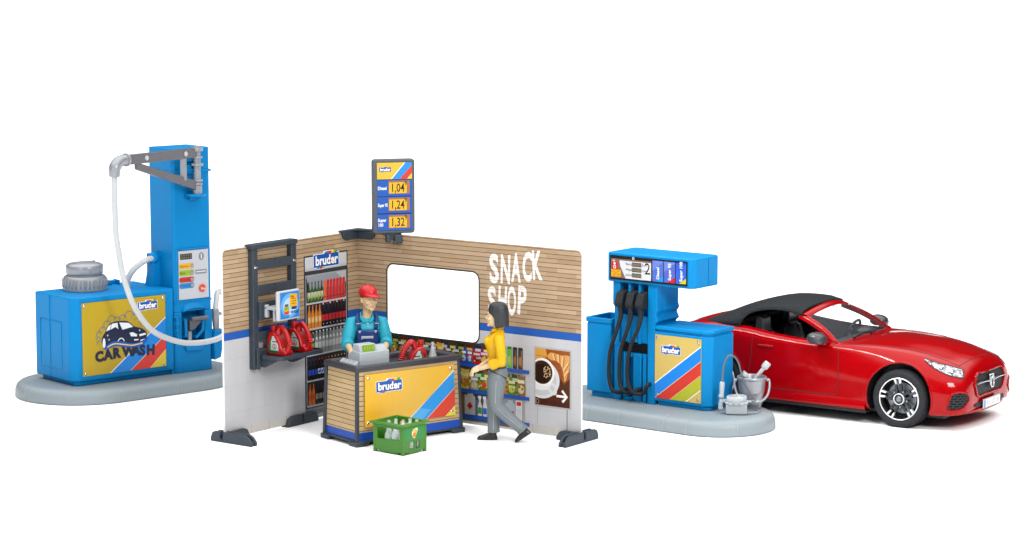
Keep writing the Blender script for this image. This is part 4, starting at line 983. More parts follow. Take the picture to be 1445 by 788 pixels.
# ------------------------------------------------------------------ sales counter (sides lean in slightly towards the top)
def plank_mat(name, rows, c1, c2):
    m = bpy.data.materials.new(name); m.use_nodes = True
    nt = m.node_tree; b = nt.nodes['Principled BSDF']; N = nt.nodes.new; K = nt.links.new
    tc = N('ShaderNodeTexCoord'); sp = N('ShaderNodeSeparateXYZ'); K(tc.outputs['Object'], sp.inputs[0])
    ad = N('ShaderNodeMath'); ad.operation = 'ADD'; K(sp.outputs[0], ad.inputs[0]); K(sp.outputs[1], ad.inputs[1])
    cb = N('ShaderNodeCombineXYZ'); K(ad.outputs[0], cb.inputs[0]); K(sp.outputs[2], cb.inputs[1])
    t = N('ShaderNodeTexBrick'); t.offset = .4; t.inputs['Scale'].default_value = 1; t.inputs['Brick Width'].default_value = .7; t.inputs['Row Height'].default_value = rows
    t.inputs['Mortar Size'].default_value = 0; t.inputs['Mortar Smooth'].default_value = 0; t.inputs['Bias'].default_value = 0
    t.inputs['Color1'].default_value = srgb(c1); t.inputs['Color2'].default_value = srgb(c2); t.inputs['Mortar'].default_value = srgb('#4a3828'); K(cb.outputs[0], t.inputs['Vector'])
    md = N('ShaderNodeMath'); md.operation = 'MODULO'; md.inputs[1].default_value = rows; K(sp.outputs[2], md.inputs[0])
    ln = N('ShaderNodeMapRange'); ln.inputs['From Min'].default_value = .006; ln.inputs['From Max'].default_value = .009; ln.inputs['To Min'].default_value = 1; ln.inputs['To Max'].default_value = 0; K(md.outputs[0], ln.inputs['Value'])
    gv = N('ShaderNodeMix'); gv.data_type = 'RGBA'; K(ln.outputs[0], gv.inputs[0]); K(t.outputs['Color'], gv.inputs[6]); gv.inputs[7].default_value = srgb('#4a3828')
    mp = N('ShaderNodeMapping'); mp.inputs['Scale'].default_value = (2.5, 50, 1); K(cb.outputs[0], mp.inputs['Vector'])
    n = N('ShaderNodeTexNoise'); n.inputs['Scale'].default_value = 2.5; n.inputs['Detail'].default_value = 7; K(mp.outputs[0], n.inputs['Vector'])
    n2 = N('ShaderNodeTexNoise'); n2.inputs['Scale'].default_value = 3.2; n2.inputs['Detail'].default_value = 4; K(cb.outputs[0], n2.inputs['Vector'])
    def mul(c, f, lo, hi):
        mr = N('ShaderNodeMapRange'); mr.inputs['To Min'].default_value = lo; mr.inputs['To Max'].default_value = hi; K(f, mr.inputs['Value'])
        v = N('ShaderNodeVectorMath'); v.operation = 'SCALE'; K(c, v.inputs[0]); K(mr.outputs[0], v.inputs['Scale']); return v.outputs[0]
    K(mul(mul(gv.outputs[2], n.outputs['Fac'], .80, 1.2), n2.outputs['Fac'], .86, 1.14), b.inputs['Base Color'])
    b.inputs['Roughness'].default_value = .5; b.inputs['Specular IOR Level'].default_value = .25; MATS[name] = m
plank_mat('counter_planks', .062, '#c9ae82', '#bda176')
mat('counter_top', '#35343a', .38, .4, bump=.08, bscale=40, vary=.15); mat('band_blue', '#0b4bb0', .4, .35)
ct = thing('sales_counter', 'wood plank sales counter with yellow striped sign and dark top rim', 'counter', at(CNT, 0, 0), R(CNT[2]))
L, Dp = 1.625, .78
def lean(x, y, z):
    k = z * .03
    return (x + (L/2 - x)/(L/2)*k, y + (Dp/2 - y)/(Dp/2)*k, z)
def lbox(m, x0, x1, y0, y1, z0, z1, mi=0):
    vs = [lean(x, y, z) for z in (z0, z1) for x, y in ((x0,y0),(x1,y0),(x1,y1),(x0,y1))]
    m.add(vs, [(0,3,2,1),(4,5,6,7),(0,1,5,4),(1,2,6,5),(2,3,7,6),(3,0,4,7)], mi)
m = MB()
lbox(m, .03, L-.03, .012, Dp-.012, .165, .93); m.f = m.f[:1] + m.f[2:]; m.mi = m.mi[1:]; m.ink = m.ink[1:]; m.build('plank_panel', 'counter_planks', ct)
m = MB(); lbox(m, .03, L-.03, .008, Dp-.008, .072, .168); m.build('base_band', 'band_blue', ct)
for x, y in ((0,0),(L-.045,0),(0,Dp-.045),(L-.045,Dp-.045)):
    m = MB(); lbox(m, x, x+.045, y, y+.045, .05, .95); m.build('corner_post', 'anthracite', ct, bevel=.01)
m = MB(); lbox(m, .004, L-.004, .004, Dp-.004, .045, .074); m.build('base_frame', 'anthracite', ct, bevel=.008)
for x0, x1 in ((-.02,.20),(L-.20,L+.02)):
    for y0, y1 in ((-.02,.16),(Dp-.16,Dp+.02)): MB().prism([(x0,.062),(x0+.008,0),(x1-.04,0),(x1,.062)] if x0 < .5 else [(x0,.062),(x0+.04,0),(x1-.008,0),(x1,.062)], y0, y1, 'y').build('counter_foot', 'anthracite', ct, bevel=.012)
m = MB()                                    # top: raised rim round a sunk plate
o0 = [(-.005,-.005),(L+.005,-.005),(L+.005,Dp+.005),(-.005,Dp+.005)]
def ringz(ins, z): return [lean(a + (ins if a < .5 else -ins), b + (ins if b < .4 else -ins), z) for a, b in o0]
prof = [(-.0,.925),(-.004,.94),(-.004,.985),(.012,1.0),(.055,1.0),(.085,.985),(.10,.955),(.105,.80)]
G = [ringz(i, z) for i, z in prof]
m.grid(G, close=True); m.add(G[0], [(0,1,2,3)]); m.add(G[-1], [(0,1,2,3)])
m.build('counter_top', 'counter_top', ct, bevel=.006)
m = MB(); k0 = lambda z: z*.03*(1)          # front sign follows the lean of the front
def fs(x, z, d): p = lean(x, 0, z); return (p[0], p[1] + d, p[2])
def fsheet(pts, d, ink): m.add([fs(x, z, d) for x, z in pts], [tuple(range(len(pts)))], 0, srgb(ink))
x0, x1, z0, z1 = .118, 1.50, .238, .885
fsheet([(x0,z0),(x1,z0),(x1,z1),(x0,z1)], .004, '#c9a546')
NX, NZ = 14, 6                              # the printed ground runs from bright yellow to dull gold
for i in range(NX):
    for j in range(NZ):
        xa, xb = x0 + (x1-x0)*i/NX, x0 + (x1-x0)*(i+1)/NX; za, zb = z0 + (z1-z0)*j/NZ, z0 + (z1-z0)*(j+1)/NZ
        f = min(1, max(0, .15 + 1.1*(i/NX) - .35*abs(j/NZ - .55)*0)); f = f if i < 8 else max(.25, f - .12*(i-7) + .0*j)
        c0, c1 = srgb('#efb220'), srgb('#c8a850'); m.add([fs(xa,za,-.016),fs(xb,za,-.016),fs(xb,zb,-.016),fs(xa,zb,-.016)], [(0,1,2,3)], 0, tuple(p+(q-p)*f for p, q in zip(c0, c1)))
for a, b in (((x0,z0),(x1,z0)),((x1,z0),(x1,z1)),((x1,z1),(x0,z1)),((x0,z1),(x0,z0))): m.add([fs(*a,.004),fs(*b,.004),fs(*b,-.016),fs(*a,-.016)], [(0,1,2,3)], 0, srgb('#b98c1e'))
e = -.018
fsheet([(.735,z0),(.755,z0),(x1,.815),(x1,.80)], e-.001, '#f6efdc')
fsheet([(.755,z0),(1.045,z0),(x1,.585),(x1,.80)], e, '#2e8fd8'); fsheet([(.755,z0),(.98,z0),(1.12,.35),(.95,.385)], e-.0005, '#4fa3dd')
fsheet([(1.045,z0),(1.335,z0),(x1,.36),(x1,.585)], e, '#cf4330'); fsheet([(1.335,z0),(x1,z0),(x1,.36)], e, '#d8cc2e')
for a, b in (((1.045,z0),(x1,.585)),((1.335,z0),(x1,.36))): fsheet([a,(a[0]+.01,a[1]),(b[0],b[1]-.006),(b[0],b[1]+.004)], e-.0012, '#eec0a0')
m.build('counter_sign', 'print', ct, smooth=False)
m = MB(); logo(m, .30, .655, .385, .0); th = math.atan(.03/ (1) *2) * .5
o = m.build('sign_logo', 'gloss_print', ct, smooth=False); o.location = (0, .03*.05 - .0215, 0); o.rotation_euler = (-math.atan(.03), 0, 0)
for x, z in ((.165,.84),(.165,.285),(1.45,.84),(1.445,.29)):
    MB().lathe([(0,0),(.022,0),(.02,.008),(.01,.014),(0,.015)], 12, fs(x, z, -.017), (0,-1,0)).build('screw', 'chrome', ct)
ZT = .801
# ------------------------------------------------------------------ cash register, bottle and can on the counter
cr_ = thing('cash_register', 'light grey cash register with green display on the counter', 'cash register', at(CNT, .405, .34, ZT), R(CNT[2])); cr_.scale = (.93, 1, .93)
m = MB()
m.prism([(-.13,0),(.15,0),(.15,.30),(.05,.365),(-.13,.355)], -.215, .255, 'x')
m.prism([(-.215,.0),(-.215,.24),(-.235,.23),(-.285,.19),(-.285,0)], -.10, .26, 'y')
m.prism([(-.115,.35),(.06,.35),(.045,.455),(-.095,.455)], -.205, .055, 'x')
m.prism([(-.11,.35),(.10,.35),(.10,.40),(-.02,.425),(-.06,.42)], .065, .235, 'x')
m.build('register_body', 'light_grey', cr_, bevel=.014, seg=3)
m = MB(); m.add([(-.165,-.1185,.362),(.03,-.1185,.362),(.03,-.099,.445),(-.165,-.099,.445)], [(0,1,2,3)], 0, srgb('#7fa32c'))
for k in range(4): m.add([(-.145+.044*k,-.117,.385),(-.115+.044*k,-.117,.385),(-.115+.044*k,-.1085,.425),(-.145+.044*k,-.1085,.425)], [(0,1,2,3)], 0, srgb('#93b43c'))
m.build('display', 'gloss_print', cr_, smooth=False)
for i in range(2):
    for j in range(3):
        a = -.236 - .026*i; z = .229 - .024*i; MB().box(a-.009, a+.009, -.05+.09*j, .0+.09*j, z-.03, z+.006).build('key', 'white_plastic', cr_, bevel=.003)
def soda(name, label, loc, rz=0, h=.30, r=.052, group=None):
    t = thing(name, label, 'bottle', loc, rz, group)
    out = [(r*.9,0),(r,.01),(r,h*.42),(r*.92,h*.52),(r*.5,h*.72),(r*.34,h*.84),(r*.33,h*.92),(r*.46,h*.925),(r*.46,h*.96),(r*.36,h*.965),(r*.36,h)]
    inn = [(r*.26,h),(r*.24,h*.84),(r*.40,h*.72),(r*.82,h*.51),(r*.88,h*.42),(r*.88,.025),(0,.022)]
    MB().lathe([(0,0)] + out + inn, 24).build('glass', 'bottle_glass', t, angle=60)
    return t
soda('glass_bottle', 'clear glass bottle standing on the counter near its right end', at(CNT, 1.385, .33, ZT), h=.335, r=.056)
oil_can('oil_can', 'red oil can standing on the sales counter', at(CNT, 1.115, .37, ZT), R(CNT[2] - 14), flip=-1)
# ------------------------------------------------------------------ green crate with bottles
CRT = (-1.315, 28.80, 50.)
cb = thing('bottle_crate', 'green plastic bottle crate with a fruit label in front of the counter', 'crate', at(CRT, 0, 0), R(CRT[2]))
w, dp, h = .42, .49, .385                   # local x = right face, local y = left face going back
m = MB(); t = .018
# right-hand long face (y=0), faces -y: with two bottle slots
m.prism([(0,.03),(.06,.03),(.075,.012),(.30,.012),(.32,.03),(w,.03),(w,h),(0,h)], .0, t, 'y', [[(.125,.06),(.205,.06),(.205,.155),(.125,.155)],[(.235,.06),(.30,.06),(.30,.155),(.235,.155)]])
m.prism([(0,.03),(w,.03),(w,h),(0,h)], dp-t, dp, 'y')
fp = [(t,.03),(.08,.03),(.10,.012),(dp-.10,.012),(dp-.08,.03),(dp-t,.03),(dp-t,h),(t,h)]
m.prism(fp, 0, t, 'x', [[(.06,.19),(dp-.06,.17),(dp-.06,.315),(.06,.315)]]); m.prism(fp, w-t, w, 'x', [[(.06,.19),(dp-.06,.17),(dp-.06,.315),(.06,.315)]])
m.box(t, w-t, t, dp-t, .03, .045)
for x, y in ((-.004,-.004),(w-.035,-.004),(-.004,dp-.035),(w-.035,dp-.035)): m.box(x, x+.039, y, y+.039, .0, h-.01)
m.build('crate_body', 'crate_green', cb, bevel=.008)
m = MB(); 
G = []
for o_, z in ((-.0,.335),(-.035,.36),(-.035,.38),(.015,.38),(.02,.345)): G.append([(o_,o_,z),(w-o_,o_,z),(w-o_,dp-o_,z),(o_,dp-o_,z)])
m.grid(G + [G[0]], close=True); m.build('crate_rim', 'crate_green', cb, bevel=.009, seg=3)
m = MB()
for x in (.13, .265): m.box(x-.004, x+.004, t, dp-t, .045, .15)
for y in (.125, .235, .345): m.box(t, w-t, y-.004, y+.004, .045, .15)
m.build('divider', 'crate_green', cb)
m = MB(); d = -.002
m.rect(.03, w-.03, .175, .325, d, '#3f9a4c'); m.rect(.034, w-.034, .179, .321, d-.0006, '#2f8c42')
m.sheet([tuple(p) for p in cr([(.17,.215),(.155,.255),(.175,.295),(.215,.312),(.245,.315),(.262,.30),(.255,.27),(.235,.24),(.22,.205),(.195,.192)], 4, True)], d-.001, '#f4f2e2')
m.sheet(ell(.20,.235,.033,.034,16), d-.0018, '#e8862a'); m.sheet(ell(.222,.275,.03,.028,16), d-.0016, '#f0b82a'); m.sheet(ell(.195,.275,.022,.022,12), d-.002, '#f2c84a'); m.sheet([(.19,.262),(.21,.255),(.195,.25)], d-.0024, '#4a6a2a')
m.build('fruit_label', 'gloss_print', cb, smooth=False)
bl = 'clear glass bottle standing in the green crate'
for i, (x, y) in enumerate(((.075,.30),(.075,.185),(.075,.07),(.20,.30),(.20,.18),(.20,.07),(.325,.18),(.325,.07))):
    if i == 0: b0 = soda('glass_bottle', bl, at(CRT, x, y, .046), 0, .35, .055, 'glass bottles in the green crate')
    else:
        b = copy_tree(b0); b.location = at(CRT, x, y, .046)
# ------------------------------------------------------------------ people (local frame: front = -y, x to the figure's left)
def remesh(o, vox=.009, smooth=3):
    r = o.modifiers.new('remesh', 'REMESH'); r.mode = 'VOXEL'; r.voxel_size = vox; r.use_smooth_shade = True
    s = o.modifiers.new('smooth', 'SMOOTH'); s.factor = .5; s.iterations = smooth
    return o
def hand(m, wrist, d, up, side, size=1., curl=.5):
    """palm, four separate curled fingers and a thumb; d = pointing direction, up = back of the hand, side = towards the thumb"""
    W, d, up = Vector(wrist), Vector(d).normalized(), Vector(up).normalized()
    sd = Vector(side).normalized(); s = size
    for k in range(4):
        off = (.026 - .0175*k)*s
        base = W + d*.085*s + sd*off
        m.tube([W + sd*off*.6 + d*.01*s, W + d*.045*s + sd*off, base], [.015*s,.016*s,.0125*s], 8)
        ln = [.062,.070,.066,.052][k]*s
        p1 = base + d*ln*.45 - up*ln*.10*curl*2; p2 = p1 + d*ln*.30 - up*ln*.34*curl*2; p3 = p2 + d*ln*.12 - up*ln*.36*curl*2
        m.tube([base, p1, p2, p3], [.0118*s,.0108*s,.0100*s,.0085*s], 8)
    t0 = W + d*.025*s + sd*.026*s; t1 = t0 + sd*.022*s + d*.028*s - up*.006*s; t2 = t1 + sd*.006*s + d*.032*s - up*.016*s
    m.tube([t0 - sd*.012*s, t0, t1, t2], [.014*s,.015*s,.0125*s,.0105*s], 8)
def head(m, c, s=1., yaw=0., fem=False):
    """c = centre of the head at eye height; all features look along -y then turn by yaw"""
    M0 = m.M; m.M = M0 @ Matrix.Translation(c) @ Matrix.Rotation(yaw, 4, 'Z') @ Matrix.Scale(s, 4)
    j = .9 if fem else 1.
    m.rings([(0,-.030,-.128,.018*j,.018),(0,-.034,-.120,.036*j,.040),(0,-.026,-.100,.054*j,.062),(0,-.014,-.070,.066*j,.078),(0,-.004,-.035,.073*j,.090),(0,.004,0,.077,.097),(0,.010,.035,.079,.101),(0,.012,.07,.075,.097),(0,.014,.10,.060,.080),(0,.015,.122,.036,.048),(0,.015,.130,.012,.016)], 24)
    m.ball((0,-.102,-.035), .013, .020, .016, 10); m.tube([(0,-.088,.008),(0,-.100,-.015),(0,-.112,-.036)], [.010,.011,.012], 8)     # nose
    m.ball((0,-.088,.026), .050, .014, .010, 12); m.ball((0,-.094,-.066), .024, .010, .007, 10); m.ball((0,-.092,-.078), .020, .010, .007, 10); m.ball((0,-.086,-.112), .022, .016, .016, 10)
    for q in (-1, 1):
        m.ball((q*.043,-.072,-.038), .026, .020, .020, 10); m.ball((q*.080,.012,-.014), .010, .020, .030, 10); m.ball((q*.082,.004,-.035), .008, .012, .014, 8)
    m.M = M0
def face_parts(t, c, s, yaw, skin_lip, eye, brow):
    MT = Matrix.Translation(c) @ Matrix.Rotation(yaw, 4, 'Z') @ Matrix.Scale(s, 4)
    for q in (-1, 1):
        m = MB(); m.M = MT; m.ball((q*.031,-.084,-.002), .0125, .0085, .0058, 12); e = m.build('eye', 'eye_white', t)
        m = MB(); m.M = MT; m.ball((q*.031,-.0918,-.002), .0068, .0035, .0068, 10); m.build('iris', eye, e)
        m = MB(); m.M = MT; m.tube([(q*.012,-.096,.019),(q*.032,-.096,.025),(q*.052,-.082,.018)], [.0022,.003,.002], 8); m.build('eyebrow', brow, t)
    m = MB(); m.M = MT; m.tube([(-.026,-.090,-.068),(-.012,-.101,-.072),(0,-.103,-.0715),(.012,-.101,-.072),(.026,-.090,-.068)], [.003,.0052,.0052,.0052,.003], 8, flat=.9); m.build('mouth', skin_lip, t)

# ---------------- clerk behind the counter
CX, CY = at(CNT, .83, 1.0)[:2]
ck = thing('person', 'shop man in red cap, turquoise shirt and navy dungarees behind the counter', 'person', (CX, CY, 0), R(9)); ck.scale = (1.045,)*3
hc, hy = (.025, -.035, 1.60), R(17)
sh = [Vector((q*.186, .0, 1.305)) for q in (-1, 1)]
el = [Vector((-.250, -.10, 1.06)), Vector((.236, -.05, 1.06))]
wr = [Vector((-.225, -.42, 1.0)), Vector((.19, -.27, .99))]
m = MB(); head(m, hc, 1.16, hy)
m.rings([(0,.02,1.30,.062,.066),(0.005,.012,1.38,.058,.062),(.012,.0,1.45,.056,.062),(.016,-.005,1.52,.055,.062)], 20)
m.rings([(0,.02,.80,.14,.095),(0,.02,1.0,.14,.09),(0,.015,1.2,.16,.095),(0,.02,1.31,.15,.08),(0,.02,1.37,.07,.06)], 24)
for k, q in enumerate((-1, 1)):
    m.tube([Vector((q*.10,.02,1.31)), sh[k], sh[k].lerp(el[k],.5), el[k], el[k].lerp(wr[k],.3), wr[k]], [.05,.052,.048,.043,.042,.030], 14)
    d = (wr[k] - el[k]).normalized() + Vector((.15*(-q), -.15, -.15))
    hand(m, wr[k] - d.normalized()*.012, d, (0, -.35, .94), (-q*1., -.1, 0), 1.18, .45)
    m.tube([(q*.085,.02,.88),(q*.09,.01,.50),(q*.09,.02,.09)], [.08,.06,.045], 14); m.tube([(q*.09,.05,.05),(q*.10,-.14,.04)], [.04,.038], 12)
remesh(m.build('person_body', 'skin_man', ck), .0075, 3)
face_parts(ck, hc, 1.16, hy, 'lip_pink', 'eye_blue', 'brow_brown')
m = MB()                                    # shirt
m.rings([(0,.02,.86,.155,.118),(0,.02,1.0,.156,.115),(0,.015,1.12,.166,.122),(0,.01,1.24,.176,.125),(0,.015,1.30,.166,.108),(0,.022,1.345,.128,.080),(0,.028,1.372,.085,.060)], 28)
for k, q in enumerate((-1, 1)):
    e2 = el[k].lerp(wr[k], .22)
    m.tube([Vector((q*.12,.018,1.318)), sh[k]+Vector((0,.005,.0)), sh[k].lerp(el[k],.35), sh[k].lerp(el[k],.72), el[k], e2], [.062,.076,.080,.078,.072,.066], 18)
    m.tube([el[k].lerp(wr[k],-.05), el[k].lerp(wr[k],.34)], [.074,.072], 18)
    m.tube([el[k].lerp(wr[k],.16), el[k].lerp(wr[k],.24)], [.079,.079], 18)
o = remesh(m.build('shirt', 'shirt_cyan', ck), .010, 3)
for k, q in enumerate((-1, 1)):             # dark gap of the toy elbow joint
    c_ = sh[k].lerp(el[k], .86); m = MB(); m.box(-.035, .035, -.012, .004, -.012, .012); m.build('elbow_joint', 'car_dark', ck, loc=c_ + Vector((0,-.068,.0)))
m = MB()                                    # collar
for q in (-1, 1): m.prism([(q*.004,-.095),(q*.055,-.135),(q*.10,-.085),(q*.075,.0),(q*.06,-.005)], 0, .014, 'z')
m.M = Matrix()
col = MB()
for q in (-1, 1):
    col.add([(q*.006,-.098,1.318),(q*.046,-.104,1.305),(q*.090,-.070,1.352),(q*.083,-.01,1.398),(q*.072,-.015,1.408),(q*.060,-.055,1.378),(q*.016,-.088,1.330)], [(0,1,2,6),(2,3,4,5),(2,5,6)])
    col.add([(q*.083,-.01,1.398),(q*.08,.07,1.405),(q*.0,.11,1.41),(q*.0,.10,1.42),(q*.07,.06,1.42),(q*.072,-.015,1.408)], [(0,1,4,5),(1,2,3,4)])
o = col.build('collar', 'shirt_cyan', ck); so = o.modifiers.new('thick', 'SOLIDIFY'); so.thickness = .014
m = MB()
for z in (1.30, 1.265): m.lathe([(.009,0),(.008,.004),(0,.005)], 10, (.004,-.119,z), (0,-1,0))
m.build('button', 'white_plastic', ck)
m = MB()                                    # dungarees: bib, waist, legs
G = []
for i in range(9):
    z = .98 + .245*i/8; hw = .150 - .026*i/8; row = []
    for j in range(13):
        x = -hw + 2*hw*j/12; row.append((x, .015 - (.130 - .01*(z < 1.05))*math.sqrt(max(0, 1 - (x/.195)**2)) - .004, z))
    G.append(row)
m.grid(G)
m.rings([(0,.02,.80,.165,.125),(0,.02,.90,.166,.128),(0,.02,.985,.164,.126)], 28)
o = m.build('bib', 'overall_navy', ck); so = o.modifiers.new('thick', 'SOLIDIFY'); so.thickness = .012; so.offset = 1
m = MB()
for q in (-1, 1): m.tube([(q*.05,.02,.86),(q*.095,.02,.78),(q*.10,.01,.48),(q*.10,.02,.08)], [.11,.105,.085,.08], 18)
remesh(m.build('trousers', 'overall_navy', ck), .012, 3)
m = MB()
for q in (-1, 1): m.tube([(q*.10,.06,.045),(q*.102,-.02,.05),(q*.105,-.15,.035)], [.045,.052,.042], 14)
m.build('shoe', 'shoe_black', ck)
m = MB()
for q in (-1, 1):
    G = [[(q*(x0+dx), y, z) for dx in (-.022, .022)] for x0, y, z in ((.098,-.108,1.215),(.105,-.110,1.26),(.112,-.104,1.31),(.116,-.085,1.352),(.114,-.04,1.392),(.108,.02,1.402),(.095,.10,1.36),(.06,.135,1.24))]
    m.grid(G)
o = m.build('strap', 'overall_navy', ck); so = o.modifiers.new('thick', 'SOLIDIFY'); so.thickness = .016; so.offset = 0
for q in (-1, 1):
    MB().box(q*.113-.024, q*.113+.024, -.118, -.098, 1.298, 1.306).build('slider', 'white_plastic', ck, bevel=.002)
    m = MB(); m.box(q*.098-.018, q*.098+.018, -.128, -.108, 1.205, 1.216); m.lathe([(.013,-.012),(.013,0),(.012,.006),(0,.007)], 10, (q*.098,-.120,1.199), (0,-1,0)); m.build('buckle', 'white_plastic', ck, bevel=.002)
m = MB(); m.box(-.072, .068, -.136, -.118, 1.135, 1.149); m.box(-.078, -.068, -.138, -.118, 1.11, 1.149); m.box(-.068, .066, -.134, -.118, 1.120, 1.136)
m.build('zip', 'white_plastic', ck, bevel=.002)
CM = Matrix.Translation(hc) @ Matrix.Rotation(hy, 4, 'Z') @ Matrix.Scale(1.16, 4)
m = MB(); m.M = CM
m.rings([(0,.028,-.055,.070,.066),(0,.026,-.02,.080,.080),(0,.016,.02,.083,.098),(0,.012,.055,.083,.103),(0,.012,.08,.08,.1)], 24)
m.build('hair', 'hair_red', ck)
m = MB(); m.M = CM @ Matrix.Rotation(R(10), 4, 'Z')
m.rings([(0,.012,.040,.087,.110),(0,.012,.056,.089,.112),(0,.014,.088,.083,.103),(0,.016,.114,.066,.083),(0,.018,.131,.038,.049),(0,.018,.136,.008,.01)], 28)
G = []
for i in range(6):
    t = i/5; row = []
    for j in range(13):
        a = R(200 + 140*j/12); r0, r1 = 1., 1. + .85*math.sin(R(180)*j/12)**.8
        r_ = r0 + (r1-r0)*t; row.append((.089*math.cos(a)*(1 + .05*t), .012 + .112*math.sin(a)*r_, .052 - .022*t*t - .012*abs(math.cos(a))*t))
    G.append(row)
m.grid(G); m.ball((0,.018,.137), .012, .012, .006, 10)
o = m.build('cap', 'cap_red', ck, angle=60); so = o.modifiers.new('thick', 'SOLIDIFY'); so.thickness = .006; so.offset = 1

# ---------------- customer
wm = thing('person', 'dark haired woman in yellow blouse and grey trousers walking towards the counter', 'person', (-.19, 29.72, 0), R(-92))
# local: front -y = picture left, +x = towards the camera
hc2 = (0, -.005, 1.585)
m = MB(); head(m, hc2, 1.12, R(-4), True)
m.rings([(0,.03,1.36,.052,.056),(0,.015,1.42,.046,.050),(0,.012,1.50,.046,.05)], 18)
m.rings([(0,.01,.90,.11,.08),(0,.0,.98,.105,.08),(0,-.01,1.2,.13,.10),(0,.02,1.34,.12,.07),(0,.025,1.39,.06,.055)], 22)
SH = [Vector((-.165,.02,1.325)), Vector((.170,.035,1.325))]; EL = [Vector((-.215,.03,1.055)), Vector((.225,.075,1.045))]
WR_ = [Vector((-.06,-.195,.945)), Vector((.075,-.205,.925))]
for k, q in enumerate((-1, 1)):
    m.tube([SH[k], SH[k].lerp(EL[k],.5), EL[k], EL[k].lerp(WR_[k],.4), WR_[k]], [.042,.040,.038,.037,.027], 14)
d0 = Vector((.55,-.72,-.20)); hand(m, WR_[0], d0, (-.3,-.2,.9), (.8,.3,.2), 1.15, .75)
d1 = Vector((-.50,-.80,-.22)); hand(m, WR_[1], d1, (.5,-.2,.85), (-.5,.3,.6), 1.15, .75)
m.tube([(-.05,0,.93),(-.07,-.0,.75),(-.075,-.03,.5),(-.075,-.03,.11)], [.05,.05,.045,.04], 12); m.tube([(.05,.01,.93),(.075,.0,.75),(.083,-.01,.5),(.082,.19,.28),(.08,.31,.18)], [.05,.05,.045,.04,.04], 12)
remesh(m.build('person_body', 'skin', wm), .0075, 3)
face_parts(wm, hc2, 1.12, R(-4), 'lip_pink', 'eye_blue', 'hair_black')
m = MB()                                    # bobbed hair: shell round skull with fringe
HM = Matrix.Translation(hc2) @ Matrix.Rotation(R(-4), 4, 'Z') @ Matrix.Scale(1.12, 4); m.M = HM
n = 40; G = []
for i, (z, rr, f0) in enumerate(((.146,.02,1),(.140,.55,1),(.122,.84,1),(.09,1.0,1),(.05,1.08,1),(.02,1.10,.86),(-.02,1.12,.35),(-.06,1.13,.28),(-.10,1.14,.25),(-.125,1.13,.22),(-.128,1.02,.22))):
    row = []
    for k in range(n):
        a = 2*PI*k/n; fx, fy = math.cos(a), math.sin(a)
        x = .090*rr*fx; y = .022 + .106*rr*fy
        if fy < 0 and f0 < 1:                # open at the face: hair edge pulled back to the temples
            y = max(y, .022 - .106*rr*f0)
        row.append((x * (1 + .012*((k*7) % 3)), y * 1.0, z + .004*((k*5) % 3)))
    G.append(row)
m.grid(G, close=True); m.add(G[0], [tuple(range(n))]); m.add(G[-1], [tuple(range(n))])
h_ = m.build('hair', 'hair_black', wm, angle=70); sb = h_.modifiers.new('sub', 'SUBSURF'); sb.levels = 1; sb.render_levels = 2
m = MB()                                    # blouse
m.rings([(0,.012,.945,.125,.100),(0,.008,1.0,.117,.093),(0,-.004,1.06,.122,.096),(0,-.014,1.14,.135,.106),(0,-.026,1.22,.150,.122),(0,-.024,1.28,.156,.124),(0,.005,1.33,.156,.098),(0,.022,1.365,.115,.078),(0,.025,1.395,.065,.062),(0,.022,1.415,.056,.058)], 28)
for q in (-1, 1): m.ball((q*.058,-.108,1.265), .058, .050, .055, 14)
for k, q in enumerate((-1, 1)):
    m.tube([Vector((q*.10,.02,1.315)), SH[k], SH[k].lerp(EL[k],.4), SH[k].lerp(EL[k],.8), EL[k], EL[k].lerp(WR_[k],.28), EL[k].lerp(WR_[k],.46)], [.056,.066,.064,.060,.060,.062,.063], 18)
    m.tube([EL[k].lerp(WR_[k],.33), EL[k].lerp(WR_[k],.49)], [.068,.069], 18)
remesh(m.build('blouse', 'blouse_yellow', wm), .009, 2)
m = MB()                                    # joint rings of the toy arm
c_ = SH[1].lerp(EL[1], .58); ax = (EL[1]-SH[1]).normalized()
m.cyl(c_ - ax*.006, c_ + ax*.006, .066, n=22); m.cyl(c_ + ax*.05, c_ + ax*.056, .0655, n=22); m.build('sleeve_seam', 'blouse_yellow', wm, bevel=.003)
m = MB()
for q in (-1, 1): m.add([(q*.006,-.075,1.365),(q*.045,-.075,1.352),(q*.078,-.02,1.395),(q*.062,.02,1.428),(q*.05,-.01,1.43),(q*.02,-.055,1.40)], [(0,1,2,5),(2,3,4,5)]); m.add([(q*.062,.02,1.428),(q*.05,.09,1.435),(0,.10,1.436),(0,.085,1.45),(q*.045,.075,1.45),(q*.05,-.01,1.43)], [(0,1,4,5),(1,2,3,4)])
o = m.build('collar', 'blouse_yellow', wm); so = o.modifiers.new('thick', 'SOLIDIFY'); so.thickness = .012
m = MB(); m.lathe([(.012,0),(.01,.006),(0,.007)], 10, (.02,-.149,1.262), (0.1,-1,.2)); m.lathe([(.008,0),(.007,.004),(0,.005)], 10, (.004,-.10,1.33), (0,-1,.3)); m.build('button', 'brow_brown', wm)
m = MB(); m.rings([(0,.012,.915,.131,.108),(0,.012,.95,.128,.105)], 30); m.build('belt', 'anthracite', wm, bevel=.004)
m = MB()                                    # trousers
m.rings([(0,.012,.935,.126,.103),(0,.016,.90,.140,.118),(0,.016,.85,.150,.128),(0,.012,.78,.145,.122),(0,.0,.74,.12,.10)], 28)
TL = [[(-.052,.012,.88),(-.066,.0,.78),(-.072,-.02,.62),(-.074,-.035,.47),(-.074,-.040,.30),(-.074,-.042,.105)], [(.055,.012,.88),(.073,.0,.78),(.080,-.005,.64),(.083,-.01,.50),(.083,.06,.40),(.082,.19,.28),(.08,.322,.165)]]
